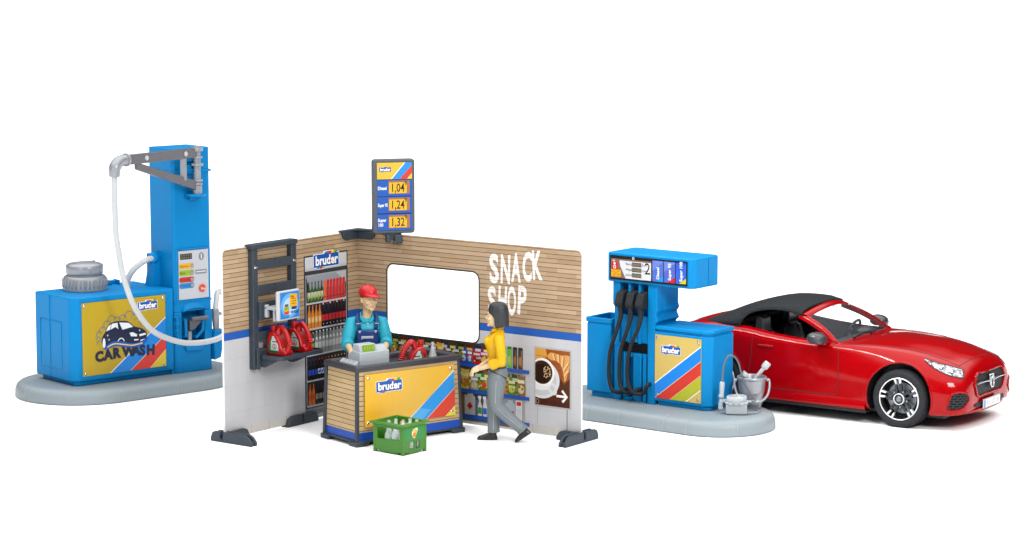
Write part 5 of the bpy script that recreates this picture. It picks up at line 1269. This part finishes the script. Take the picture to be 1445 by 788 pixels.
m.tube(TL[0], [.10,.112,.101,.086,.080,.073], 20, smooth=4); m.tube(TL[1], [.10,.116,.107,.090,.084,.076,.072], 20, smooth=4)
remesh(m.build('trousers', 'trouser_grey', wm), .010, 2)
m = MB()
a, b = Vector((-.074,-.041,.10)), Vector((-.074,-.042,.13)); m.cyl(a, b, .0765, .077, n=22)
a = Vector((.08,.322,.165)); ax = Vector((-.002,.122,-.128)).normalized(); m.cyl(a - ax*.012, a + ax*.015, .077, n=22)
m.build('trouser_hem', 'trouser_grey', wm, bevel=.004)
m = MB()
m.tube([(.192,.0,.80),(.189,-.005,.64),(.176,-.01,.51)], .0035, 6, smooth=4); m.tube([(.171,.02,.45),(.170,.10,.36),(.163,.19,.29),(.158,.31,.185)], .0035, 6, smooth=4); m.tube([(.004,-.035,.45),(.006,-.040,.30),(.0,-.042,.13)], .0035, 6)
m.build('side_seam', 'seam_grey', wm)
m = MB(); m.tube([(.125,-.085,.925),(.150,-.05,.905),(.160,.02,.875),(.135,.09,.835),(.10,.125,.80)], .0055, 8, smooth=4); m.build('hip_joint', 'car_dark', wm)
def shoe(parent, M):
    m = MB(); m.M = M
    m.rings([(0,-.065,.0,.040,.128,.8),(0,-.065,.016,.041,.130,.8),(0,-.066,.020,.040,.128,.8)], 24)
    m.rings([(0,-.065,.018,.039,.126,.8),(0,-.060,.04,.038,.118,.85),(0,-.035,.062,.034,.085),(0,.0,.085,.034,.052),(0,.008,.11,.033,.042)], 24)
    return m.build('shoe', 'shoe_black', parent, bevel=.004)
shoe(wm, Matrix.Translation((-.074,-.055,.004)))
shoe(wm, Matrix.Translation((.08,.385,.092)) @ Matrix.Rotation(R(34), 4, 'X') @ Matrix.Scale(.93, 4))
# ------------------------------------------------------------------ red roadster (local x forward, y = far side, z up; front axle at 0)
car = thing('roadster', 'red roadster with black soft top and split spoke wheels beside the fuel pump', 'car', at(CARF, 0, 0), R(CARF[2]))
WB, WZ, AR = -2.66, .388, .44
ST = [(-3.56,.58,.48,.46,.80,.83),(-3.53,.70,.40,.56,.87,.90),(-3.45,.80,.33,.66,.95,.99),(-3.3,.88,.27,.73,1.02,1.07),(-3.0,.945,.22,.78,1.075,1.14),(-2.66,.965,.2,.82,1.10,1.15),(-2.3,.955,.2,.845,1.085,1.12),
      (-2.0,.945,.2,.85,1.045,1.07),(-1.6,.935,.2,.85,1.005,1.03),(-1.2,.93,.2,.84,.985,1.01),(-.9,.93,.2,.815,.985,1.01),(-.5,.94,.2,.775,.98,1.045),(-.1,.952,.2,.735,.955,1.035),(.2,.945,.2,.70,.915,.995),(.42,.915,.2,.665,.865,.94),
      (.58,.885,.205,.63,.825,.905),(.68,.84,.21,.60,.79,.872),(.745,.80,.215,.56,.76,.838),(.785,.765,.225,.525,.73,.795),(.812,.715,.24,.49,.69,.745),(.829,.65,.26,.455,.65,.69),(.838,.54,.285,.40,.60,.63)]
NH = 30
def section(u):
    W, zb, ws, zs, zc = lerp_tab(ST, u)
    H = zs - zb
    P = [(W-.05, zb), (W-.012, zb+.05), (W-.002, zb+.30*H), (W, zb+.52*H), (W-.30*(W-ws), zb+.80*H), (ws, zs), (ws*.62, zs+.62*(zc-zs)), (ws*.3, zs+.92*(zc-zs)), (0, zc)]
    q = cr(P, 5)
    return [(0., zb), ((W-.05)*.5, zb)] + [(max(0, p.x), p.y) for p in q]
US = []
u = -3.56
while u < .838:
    US.append(u); u += .05 if u < .35 else .022 if u < .8 else .008
US.append(.838)
SEC = [section(u) for u in US]
n = len(SEC[0]); V = []; F = []; MI = []
for u, s in zip(US, SEC):
    V += [(u, -p[0], p[1]) for p in s] + [(u, p[0], p[1]) for p in s[-2:0:-1]]
rn = 2*n - 2
I_SH = 2 + 25                              # index of the shoulder point
for i in range(len(US)-1):
    for k in range(rn):
        j = (k+1) % rn; F.append((i*rn+k, i*rn+j, (i+1)*rn+j, (i+1)*rn+k))
        kk = min(k, rn-1-k); um = (US[i]+US[i+1])/2
        MI.append(2 if (kk >= I_SH and -.90 < um < .69) else 1 if (2+9 <= kk < I_SH+1 and -2.13 < um < -.9) else 0)
F += [tuple(range(rn))[::-1], tuple(range((len(US)-1)*rn, len(US)*rn))]; MI += [0, 0]
bm_ = MB(); bm_.v = [Vector(p) for p in V]; bm_.f = [list(f) for f in F]; bm_.mi = MI; bm_.ink = [None]*len(F)
full = bm_.mesh('car_full')
BVH = BVHTree.FromPolygons([tuple(v.co) for v in full.vertices], [tuple(p.vertices) for p in full.polygons])
tmp = bpy.data.objects.new('tmp_body', full); COL.objects.link(tmp)
for q in ('car_red', 'car_red', 'car_red', 'car_dark'): full.materials.append(MATS[q])
cut = []
for uw in (0., WB):
    for s_ in (-1, 1):
        m = MB(); m.cyl((uw, s_*.62, WZ), (uw, s_*1.2, WZ), AR, n=72)
        o = m.build('tmp_cut', 'car_dark', None, smooth=False); cut.append(o)
m = MB(); m.prism([(-2.50,1.3),(-2.50,.95),(-2.25,.55),(-1.25,.45),(-.95,.80),(-.93,1.3)], -.76, .76, 'y'); o = m.build('tmp_cut', 'car_dark', None, smooth=False); cut.append(o)
for o in cut:
    b = tmp.modifiers.new('b', 'BOOLEAN'); b.operation = 'DIFFERENCE'; b.solver = 'EXACT'; b.object = o
dg = bpy.context.evaluated_depsgraph_get(); dg.update()
res = bpy.data.meshes.new_from_object(tmp.evaluated_get(dg), depsgraph=dg)
for o in cut + [tmp]: bpy.data.objects.remove(o)
def inner(c):
    for uw in (0., WB):
        if abs(c.y) > .60 and math.hypot(c.x-uw, c.z-WZ) < AR+.004 : return True
    return -2.505 < c.x < -.925 and abs(c.y) < .7605 and .44 < c.z and (BVH.find_nearest(c)[3] > .004)
groups = {0: [], 1: [], 2: []}
for p in res.polygons:
    c = p.center
    k = 'in' if inner(c) else p.material_index
    if k == 1 and c.y > 0: k = 4
    if k == 'in': groups[0].append((p, 1))
    else: groups.setdefault(k if k != 3 else 0, []).append((p, 0 if k != 3 else 1))
def sub(name, ps):
    m = MB(); mp = {}
    for p, mi in ps:
        f = []
        for v in p.vertices:
            if v not in mp: mp[v] = len(m.v); m.v.append(res.vertices[v].co.copy())
            f.append(mp[v])
        m.f.append(f); m.mi.append(mi); m.ink.append(None)
    return m.build(name, ['car_red', 'car_dark'], car, angle=38, recalc=False)
body = sub('body', groups[0]); hood = sub('hood', groups[2]); door_n = sub('door', groups[1]); door_f = sub('door', groups[4])
bpy.data.meshes.remove(res)
def hit(o, d):
    h = BVH.ray_cast(Vector(o), Vector(d).normalized()); return h[0], h[1]
def side_pt(u, z, off=.002, s_=-1):
    h, nn = hit((u, s_*2, z), (0, -s_, 0)); return h + nn*off if h else None
def top_pt(u, y, off=.002):
    h, nn = hit((u, y, 3), (0, 0, -1)); return h + nn*off
# panel gaps
for s_ in (-1, 1):
    L_ = [side_pt(-.90 + .04*math.sin(z*3), z, .0, s_) for z in [.34 + .6*k/14 for k in range(15)]]; MB().tube([p for p in L_ if p], .0045, 6).build('panel_gap', 'car_dark', car)
    L_ = [side_pt(-2.13 - .10*max(0, .75-z), z, .0, s_) for z in [.34 + .68*k/14 for k in range(15)]]; MB().tube([p for p in L_ if p], .0045, 6).build('panel_gap', 'car_dark', car)
    L_ = [side_pt(-2.165 + 1.27*k/20, .335, .0, s_) for k in range(21)]; MB().tube([p for p in L_ if p], .0045, 6).build('panel_gap', 'car_dark', car)
    L_ = [top_pt(-.88 + 1.55*k/30, s_*(.80 - .245*k/30 - .03*math.sin(PI*k/30)), .0) for k in range(31 if s_ < 0 else 17)]; MB().tube(L_, .0045, 6).build('panel_gap', 'car_dark', car)
MB().tube([top_pt(.685 - .02*(y/.5)**2, y, 0.) for y in [-.545 + .80*k/20 for k in range(21)]], .0045, 6).build('panel_gap', 'car_dark', car)
# wheel arch lips and sills
for uw in (0., WB):
    for s_ in (-1, 1):
        L_ = []
        for k in range(41):
            a = R(-14 + 208*k/40); p = side_pt(uw + (AR+.012)*math.cos(a), WZ + (AR+.012)*math.sin(a), .0, s_)
            if p and p.z > .2: L_.append(p)
        MB().tube(L_, .013, 8).build('wheel_arch', 'car_red', car)
for s_ in (-1, 1):
    G = [[(u, s_*y, z) for y, z in ((.90,.185),(.945,.19),(.957,.215),(.95,.25),(.935,.30),(.92,.325))] for u in (-2.20,-2.1,-1.6,-1.0,-.6,-.46)]
    MB().grid(G).build('side_skirt', 'car_red', car, angle=60)
m = MB()
for s_ in (-1, 1): m.box(-2.21, -.45, min(s_*.80, s_*.94), max(s_*.80, s_*.94), .145, .186)
m.box(-3.3, .55, -.75, .75, .15, .23); m.build('underbody', 'car_dark', car)
for s_ in (-1, 1):                          # door handles
    m = MB(); a, b = side_pt(-2.05, .885, .012, s_), side_pt(-1.81, .885, .012, s_)
    m.tube([a + (b-a)*t for t in (0, .08, .5, .92, 1)], [.008, .019, .022, .019, .008], 10); m.build('handle', 'car_red', door_n if s_ < 0 else door_f)
# ---- soft top
def arch(u):
    return lerp_tab([(-3.06,.62,1.075),(-2.9,.72,1.09),(-2.6,.82,1.09),(-2.40,.835,1.095),(-2.365,.825,1.13),(-2.34,.785,1.20),(-2.255,.725,1.279),(-2.09,.69,1.326),(-1.92,.668,1.344),(-1.715,.65,1.332),(-1.55,.63,1.272),(-1.50,.63,1.268)], u)
def ridge(u): return lerp_tab([(-3.06,1.10),(-2.95,1.15),(-2.83,1.20),(-2.56,1.315),(-2.33,1.39),(-2.07,1.442),(-1.74,1.452),(-1.6,1.435),(-1.42,1.395)], u)[0]
def top_section(u, ins=0.):
    l0, z0 = arch(u); zc = ridge(u); o = []
    for k in range(25):
        a = PI*k/24; c = math.cos(a); s_ = math.sin(a)
        y = -(l0-ins)*math.copysign(abs(c)**.92, c); z = z0 + (zc-z0-ins)*abs(s_)**.85
        o.append((u + (.10*(1-abs(c)**2) if u > -1.75 else 0)*max(0, (u+1.75)/.215), y, z))
    return o
tu = [-3.06,-3.0,-2.9,-2.8,-2.7,-2.6,-2.5,-2.42,-2.39,-2.375,-2.365,-2.355,-2.345,-2.33,-2.30,-2.255,-2.2,-2.1,-2.0,-1.9,-1.8,-1.7,-1.64,-1.60,-1.575,-1.555]
m = MB().grid([top_section(u) for u in tu])
o = m.build('soft_top', 'softtop', car, angle=70); so = o.modifiers.new('thick', 'SOLIDIFY'); so.thickness = .03; so.offset = -1
m = MB()
for s_ in (0, -1):
    m.tube([Vector(top_section(u)[s_]) for u in tu[7:]], .012, 8)
m.build('top_seal', 'softtop', o)
# ---- windscreen
def wtop(t):                                # t -1..1
    return Vector((-1.375 - .06*t*t - .02*t**4, .625*t, 1.375 - .088*t*t - .012*t**4))
def wbot(t): return Vector((-.865 - .085*t*t, .765*t, 1.005 - .015*t*t))
def wsurf(t, v):
    a, b = wtop(t), wbot(t); p = a.lerp(b, v); p += Vector((.03, 0, .035)) * math.sin(PI*v) * (1 - .3*t*t); return p
NT = 20
m = MB().grid([[wsurf(-1 + 2*k/NT, v/8) for k in range(NT+1)] for v in range(9)]); m.build('windscreen', 'screen_glass', car, angle=70)
m = MB()                                    # painted frame: header and both pillars
G = []
for k in range(NT+1):
    t = -1 + 2*k/NT; a = wtop(t)
    G.append([a + Vector((-.115, 0, .020 + .02*(1-t*t))), a + Vector((-.06, 0, .032)), a + Vector((-.01, 0, .016)), a + Vector((.0, 0, -.012)), a + Vector((-.06, 0, -.022))])
m.grid([r + [r[0]] for r in G])
for s_ in (-1, 1):
    G = []
    for v in range(0, 13):
        f = v/12; p = wsurf(s_*1., f); wd = .105*(1-f)**.8 + .045
        G.append([p + Vector((-wd, s_*.028, -.012)), p + Vector((-wd*.5, s_*.034, .012)), p + Vector((0, s_*.012, .014)), p + Vector((.012, -s_*.012, .006)), p + Vector((-.01, -s_*.012, -.02)), p + Vector((-wd, s_*.0, -.03))])
    m.grid([r + [r[0]] for r in G])
    p = wsurf(s_, 1.); m.prism([(p.x-.16, .97), (p.x+.02, .97), (p.x+.015, 1.0), (p.x-.13, 1.06)], s_*.77, s_*.815, 'y')
m.build('windscreen_frame', 'car_red', car, angle=60, bevel=.0)
m = MB(); m.grid([[wbot(-1 + 2*k/NT) + Vector((dx, 0, dz)) for k in range(NT+1)] for dx, dz in ((.05,-.012),(-.02,-.004),(-.14,-.035))])
m.tube([wbot(-.55) + Vector((-.0,0,.02)), wbot(-.15) + Vector((-.03,0,.045)), wbot(.15) + Vector((-.02,0,.03))], .012, 8); m.tube([wbot(.05) + Vector((-.0,0,.02)), wbot(.45) + Vector((-.04,0,.045)), wbot(.7) + Vector((-.02,0,.03))], .012, 8)
m.build('wiper_tray', 'car_dark', car)
for s_ in (-1, 1):                          # mirrors
    m = MB(); m.M = Matrix.Translation((-1.13 if s_ < 0 else -1.18, -1.0 if s_ < 0 else .96, 1.075 if s_ < 0 else 1.06)) @ Matrix.Rotation(R(s_*8), 4, 'Z')
    m.rings([(.02,0,-.075,.06,.06,.7),(.015,0,-.068,.10,.095,.7),(.0,0,-.03,.125,.125,.7),(-.01,0,.02,.115,.122,.7),(-.02,0,.05,.085,.10,.75),(-.03,0,.066,.04,.06)], 26)
    mo_ = m.build('wing_mirror', 'mirror_grey', car, angle=60)
    m = MB(); m.tube([(-1.10,s_*.93,1.03),(-1.06,s_*.85,1.0),(-1.04,s_*.80,.99)], [.028,.025,.03], 10); m.build('mirror_stalk', 'car_red', mo_)
m = MB(); m.prism(rrect(-.12,.12,1.255,1.345,.02), -1.39, -1.375, 'x'); m.cyl((-1.39,0,1.34),(-1.42,0,1.39),.014); m.build('rear_view_mirror', 'clear_plastic', car, bevel=.006)
# ---- cabin
m = MB()
G = [[(x, y, z) for y in (-.74,-.4,0,.4,.74)] for x, z in ((-.90,.985),(-.96,1.0),(-1.08,.995),(-1.18,.965),(-1.22,.90),(-1.20,.72))]
m.grid(G); m.ball((-1.10,.34,1.0), .12, .20, .055, 16); m.box(-1.3,-1.0,-.15,.15,.55,.80); m.box(-2.3,-1.0,-.74,.74,.45,.50)
m.box(-2.2,-1.25,-.10,.10,.5,.68); m.box(-2.50,-2.36,-.74,.74,.5,1.07); m.build('dashboard', 'dash_dark', car, bevel=.015)
m = MB(); sw = Matrix.Translation((-1.28,.34,.985)) @ Matrix.Rotation(R(-62), 4, 'Y'); m.M = sw
m.tube([(.165*math.cos(2*PI*k/32), .165*math.sin(2*PI*k/32), 0) for k in range(32)], .019, 10, closed=True); m.lathe([(0,-.02),(.05,-.015),(.045,.02),(0,.03)], 18)
for a in (90, 210, 330): m.tube([(.04*math.cos(R(a)), .04*math.sin(R(a)), 0), (.16*math.cos(R(a)), .16*math.sin(R(a)), 0)], .014, 8)
m.tube([(0,0,-.02),(0,0,-.25)], .025, 8); m.build('steering_wheel', 'dash_dark', car)
for s_ in (-1, 1):
    y0 = s_*.38
    m = MB()
    pr = [(-1.55,.56),(-1.52,.66),(-1.58,.69),(-2.02,.64),(-2.10,.66),(-2.24,1.00),(-2.30,1.02),(-2.32,.98),(-2.19,.56)]
    m.prism(pr, y0-.17, y0+.17, 'y'); m.prism([(-1.54,.56),(-1.50,.70),(-1.56,.73),(-2.03,.69),(-2.06,.56)], y0-.25, y0-.165, 'y'); m.prism([(-1.54,.56),(-1.50,.70),(-1.56,.73),(-2.03,.69),(-2.06,.56)], y0+.165, y0+.25, 'y')
    for q in (-1, 1): m.prism([(-2.02,.62),(-2.08,.63),(-2.20,.97),(-2.27,.98),(-2.30,.95),(-2.18,.56)], y0+q*.21-.045, y0+q*.21+.045, 'y')
    m.prism([(-2.16,1.0),(-2.19,1.03),(-2.20,1.17),(-2.24,1.20),(-2.30,1.19),(-2.32,1.02)], y0-.115, y0+.115, 'y')
    m.build('seat', 'leather', car, bevel=.03, seg=3)
# ---- wheels
def wheel(uw, s_):
    t = MB(); o = (uw, 0, .357)
    ax = (0, s_, 0)
    t.lathe([(.255,.70),(.30,.695),(.335,.705),(.352,.725),(.357,.76),(.357,.86),(.352,.895),(.340,.918),(.318,.930),(.290,.928),(.272,.918),(.262,.90)], 72, o, ax)
    wo = t.build('wheel', 'tyre_rubber', car, angle=50)
    m = MB()                                 # tread blocks
    for k in range(64):
        a = 2*PI*k/64
        for w0, w1, sh_ in ((.725,.79,0),(.80,.86,.5),(.866,.905,.0)):
            b_ = a + sh_*2*PI/64; h = .012; pts = []
            for aa in (b_ - h*2.2, b_ + h*2.2):
                for wv in (w0, w1):
                    for rr in (.345, .3605 if wv < .9 else .353): pts.append((uw + rr*math.cos(aa), s_*wv, .357 + rr*math.sin(aa)))
            m.add(pts, [(0,1,3,2),(4,6,7,5),(0,4,5,1),(2,3,7,6),(1,5,7,3),(0,2,6,4)])
    m.build('tread', 'tyre_rubber', wo, smooth=False)
    m = MB(); m.lathe([(.262,.70),(.250,.72),(.235,.80),(.238,.895),(.250,.912),(.262,.905)], 60, o, ax); m.lathe([(0,.78),(.232,.78)], 40, o, ax); m.build('rim', 'car_dark', wo)
    m = MB(); m.lathe([(.250,.905),(.251,.921),(.257,.925),(.264,.919),(.266,.905)], 60, o, ax); m.lathe([(.061,.90),(.061,.926),(.069,.926),(.071,.90)], 36, o, ax); m.build('rim_ring', 'rim_white', wo)
    m = MB(); m.lathe([(.09,.80),(.19,.80),(.19,.812),(.09,.812)], 48, o, ax); m.build('brake_disc', 'disc_grey', wo)
    for k in range(5):
        a0 = 2*PI*k/5 + R(97); m = MB(); tips = MB()
        for q in (-1, 1):
            def pt(r, dw, y): 
                a = a0 + q*(dw / r); return (uw + r*math.cos(a), s_*y, .357 + r*math.sin(a))
            for B, r0, r1, ya, yb in ((m, .06, .175, .898, .908), (tips, .192, .25, .904, .916)):
                P = [pt(r0,.012,ya),pt(r0,.040,ya),pt(r1,.052,yb),pt(r1,.020 if B is m else .018,yb)] if B is m else [pt(r0,.018,ya),pt(r0,.036,ya),pt(r1,.048,yb),pt(r1,.020,yb)]
                Q = [(p[0], p[1]-s_*.045, p[2]) for p in P]
                B.add(P + Q, [(0,1,2,3),(4,5,6,7),(0,1,5,4),(1,2,6,5),(2,3,7,6),(3,0,4,7)])
        m.build('spoke', 'car_trim', wo, bevel=.004); tips.build('spoke_tip', 'rim_white', wo, bevel=.003)
    MB().lathe([(0,.905),(.055,.905),(.075,.90),(.085,.86)], 30, o, ax).build('hub', 'car_trim', wo)
    m = MB(); m.lathe([(.042,.895),(.038,.922),(.028,.93),(0,.93)], 6, o, ax); m.build('hub_nut', 'disc_grey', wo, smooth=False)
    for k in range(5):
        a = 2*PI*k/5 + R(133); m = MB(); m.cyl((uw+.1*math.cos(a), s_*.89, .357+.1*math.sin(a)), (uw+.1*math.cos(a), s_*.903, .357+.1*math.sin(a)), .014, n=10); m.build('wheel_bolt', 'disc_grey', wo)
    wo.scale = (1.045, 1, 1.045); wo.location = (-.045*uw, 0, 0)
for uw in (0., WB):
    for s_ in (-1, 1): wheel(uw, s_)
# ---- front: patches lie on the bodywork
def patch(rows, cols, fn, d, off):
    G = []
    for i in range(rows):
        r_ = []
        for j in range(cols):
            p = Vector(fn(i/(rows-1), j/(cols-1))); h, nn = hit(p - Vector(d).normalized()*1.5, d)
            r_.append((h + nn*off) if h is not None else p)
        G.append(r_)
    return G
def quad(a, b, c, d_):                      # bilinear over corner curves
    return lambda s, t: Vector(a).lerp(Vector(b), t).lerp(Vector(d_).lerp(Vector(c), t), s)
def tri_curve(up, lo):
    U, L_ = cr(up, 8), cr(lo, 8)
    return lambda s, t: U[min(len(U)-1, int(t*(len(U)-1)+.5))].lerp(L_[min(len(L_)-1, int(t*(len(L_)-1)+.5))], s)
def grille_mat(name, c1, c2, sc):
    m = bpy.data.materials.new(name); m.use_nodes = True; nt = m.node_tree; b = nt.nodes['Principled BSDF']; N = nt.nodes.new; K = nt.links.new
    tc = N('ShaderNodeTexCoord'); sp = N('ShaderNodeSeparateXYZ'); K(tc.outputs['Object'], sp.inputs[0]); cb_ = N('ShaderNodeCombineXYZ'); K(sp.outputs[1], cb_.inputs[0]); K(sp.outputs[2], cb_.inputs[1])
    t = N('ShaderNodeTexBrick'); t.inputs['Scale'].default_value = 1; t.inputs['Brick Width'].default_value = sc[0]; t.inputs['Row Height'].default_value = sc[1]; t.inputs['Mortar Size'].default_value = sc[2]
    t.inputs['Color1'].default_value = srgb(c1); t.inputs['Color2'].default_value = srgb(c1); t.inputs['Mortar'].default_value = srgb(c2); K(cb_.outputs[0], t.inputs['Vector']); K(t.outputs['Color'], b.inputs['Base Color'])
    bp = N('ShaderNodeBump'); bp.inputs['Strength'].default_value = .8; bp.inputs['Distance'].default_value = .01; K(t.outputs['Fac'], bp.inputs['Height']); K(bp.outputs[0], b.inputs['Normal']); b.inputs['Roughness'].default_value = .5; b.inputs['Specular IOR Level'].default_value = .12; MATS[name] = m
grille_mat('grille_mesh', '#0f1011', '#34383c', (.045, .022, .0035)); grille_mat('intake_mesh', '#0f1011', '#34383b', (.05, .032, .006))
FW = (-1, 0, 0)
gl = [(-.36,.705),(.36,.705),(.42,.68),(.475,.575),(.41,.44),(.36,.41),(-.36,.41),(-.41,.44),(-.475,.575),(-.42,.68)]
def inpoly_rows(poly, nr, nc):
    zs = [p[1] for p in poly]; z0, z1 = min(zs)+1e-4, max(zs)-1e-4
    def span(z):
        xs = []
        for a, b in zip(poly, poly[1:]+poly[:1]):
            if (a[1]-z)*(b[1]-z) < 0: t = (z-a[1])/(b[1]-a[1]); xs.append(a[0]+t*(b[0]-a[0]))
        return (min(xs), max(xs)) if len(xs) > 1 else (0, 0)
    def fn(s, t): z = z1 + (z0-z1)*s; a, b = span(z); return (1, a+(b-a)*t, z)
    return fn
G = patch(14, 30, inpoly_rows(gl, 14, 30), FW, .004); gr = MB().grid(G).build('grille', 'grille_mesh', car, angle=70)
def on_front(y, z, off): h, nn = hit((3, y, z), FW); return h + nn*off
m = MB(); e_ = []
for a, b in zip(gl, gl[1:]+gl[:1]):
    for k in range(6): e_.append(on_front(a[0]+(b[0]-a[0])*k/6, a[1]+(b[1]-a[1])*k/6, .008))
m.tube(e_, .016, 8, closed=True); m.build('grille_surround', 'car_red', gr)
for s_ in (-1, 1):
    m = MB(); P = [on_front(s_*y, .578 + .014*math.sin(PI*(y-.07)/.40), .03) for y in [.07 + .385*k/8 for k in range(9)]]
    m.tube(P, [.013]*6 + [.011, .008, .005], 8)
    m.build('grille_bar', 'chrome', gr)
p = on_front(0, .575, .03)
m = MB(); M_ = Matrix.Translation(p) @ Matrix.Rotation(R(90), 4, 'Z') @ Matrix.Rotation(R(-6), 4, 'X'); m.M = M_
shl = [(-.062,.085),(.062,.085),(.072,.03),(.06,-.06),(.03,-.095),(-.03,-.095),(-.06,-.06),(-.072,.03)]
sc_ = lambda k: [(a*k, b*k) for a, b in shl]
m.prism(shl, -.012, .012, 'y', [sc_(.80)]); m.build('emblem', 'chrome', gr, bevel=.003)
m = MB(); m.M = M_; m.prism(sc_(.81), -.004, .012, 'y'); m.build('emblem_field', 'car_trim', gr)
m = MB(); m.M = M_
for pts in ([(-.03,-.06),(-.03,.035),(0,-.005),(.03,.035),(.03,-.06)], [(-.028,.05),(0,.02),(.028,.05)]): m.tube([(a, -.008, b) for a, b in pts], .008, 6)
m.build('emblem_sign', 'chrome', gr)
for s_ in (-1, 1):                          # headlights, side intakes
    D = (-.62, -s_*.62, -.25)
    up = [(.31,s_*.775,.915),(.45,s_*.725,.862),(.58,s_*.645,.815),(.69,s_*.555,.765)]; lo = [(.315,s_*.79,.895),(.44,s_*.80,.80),(.58,s_*.735,.705),(.705,s_*.60,.655)]
    G = patch(8, 25, tri_curve(up, lo), D, .005); hl = MB().grid(G).build('headlight', 'lens_clear', car, angle=70)
    e_ = G[0] + [r[-1] for r in G[1:-1]] + G[-1][::-1]; m = MB(); m.tube(e_, .006, 6); 
    m.tube([q + Vector((0,0,-.012)) for q in G[1][3:]], .011, 6)
    m.build('headlight_rim', 'car_trim', hl)
    for i, j, r_ in ((4,11,.030),(4,17,.034)): MB().ball(G[i][j], r_, r_, r_*.8, 12).build('lamp', 'chrome', hl)
    ip = [(.70,s_*.66,.50),(.79,s_*.60,.42),(.74,s_*.66,.30)]
    up = [(.635,s_*.80,.49),(.70,s_*.73,.515),(.77,s_*.635,.49),(.80,s_*.60,.425)]; lo = [(.60,s_*.84,.29),(.66,s_*.785,.285),(.74,s_*.69,.31),(.80,s_*.60,.41)]
    G = patch(10, 25, tri_curve(up, lo), (-.75, -s_*.65, 0), .005); it = MB().grid(G).build('side_intake', 'intake_mesh', car, angle=70)
    e_ = G[0] + [r[-1] for r in G[1:-1]] + G[-1][::-1] + [r[0] for r in G[-2:0:-1]]; m = MB(); m.tube(e_, .012, 6, closed=True); m.build('intake_rim', 'car_red', it)
m = MB(); G = []                            # lower lip and number plate
for k in range(25):
    t = -1 + 2*k/24; y = .80*t; xx = .857 - .10*t*t - .11*t**6
    G.append([(xx-.25, y, .235), (xx-.02, y, .205), (xx+.012, y, .215), (xx+.01, y, .245), (xx-.06, y, .275)])
m.grid(G); m.build('bumper_lip', 'car_red', car, angle=60)
m = MB(); G = []
for k in range(17):
    y = -.46 + .92*k/16; h, nn = hit((3, y, .33), FW); x_ = max(h.x, .812 - .1*y*y)
    G.append([(x_+.012, y, .275), (x_+.012, y, .33 - .02*abs(y)), (x_-.02, y, .36 - .03*abs(y))])
m.grid(G); m.build('lower_intake', 'intake_mesh', car)
m = MB(); m.M = Matrix.Translation((.877, 0, .30)) @ Matrix.Rotation(R(90), 4, 'Z')
m.prism([(-.26,-.058),(.26,-.058),(.26,.058),(-.26,.058)], -.008, .008, 'y', ink=srgb('#e9ebee')); m.rect(-.258,-.21,-.056,.056,-.0095,'#3f7fd0'); m.text('FÜ - GT 18', -.185, -.033, .092, -.0095, '#8a8f96', bold=.005, sx=.92)
m.line([(-.256,-.054),(.256,-.054),(.256,.054),(-.256,.054)], .006, -.0098, '#9a9ea4', True)
m.build('number_plate', 'print', car, smooth=False)
mat('tail_red', '#6a0a10', .2, .5)
for s_ in (-1, 1): MB().grid(patch(4, 12, quad((-3.4,s_*.45,.86),(-3.3,s_*.85,.86),(-3.3,s_*.85,.78),(-3.4,s_*.45,.78)), (1, -s_*.4, 0), .004)).build('tail_light', 'tail_red', car)
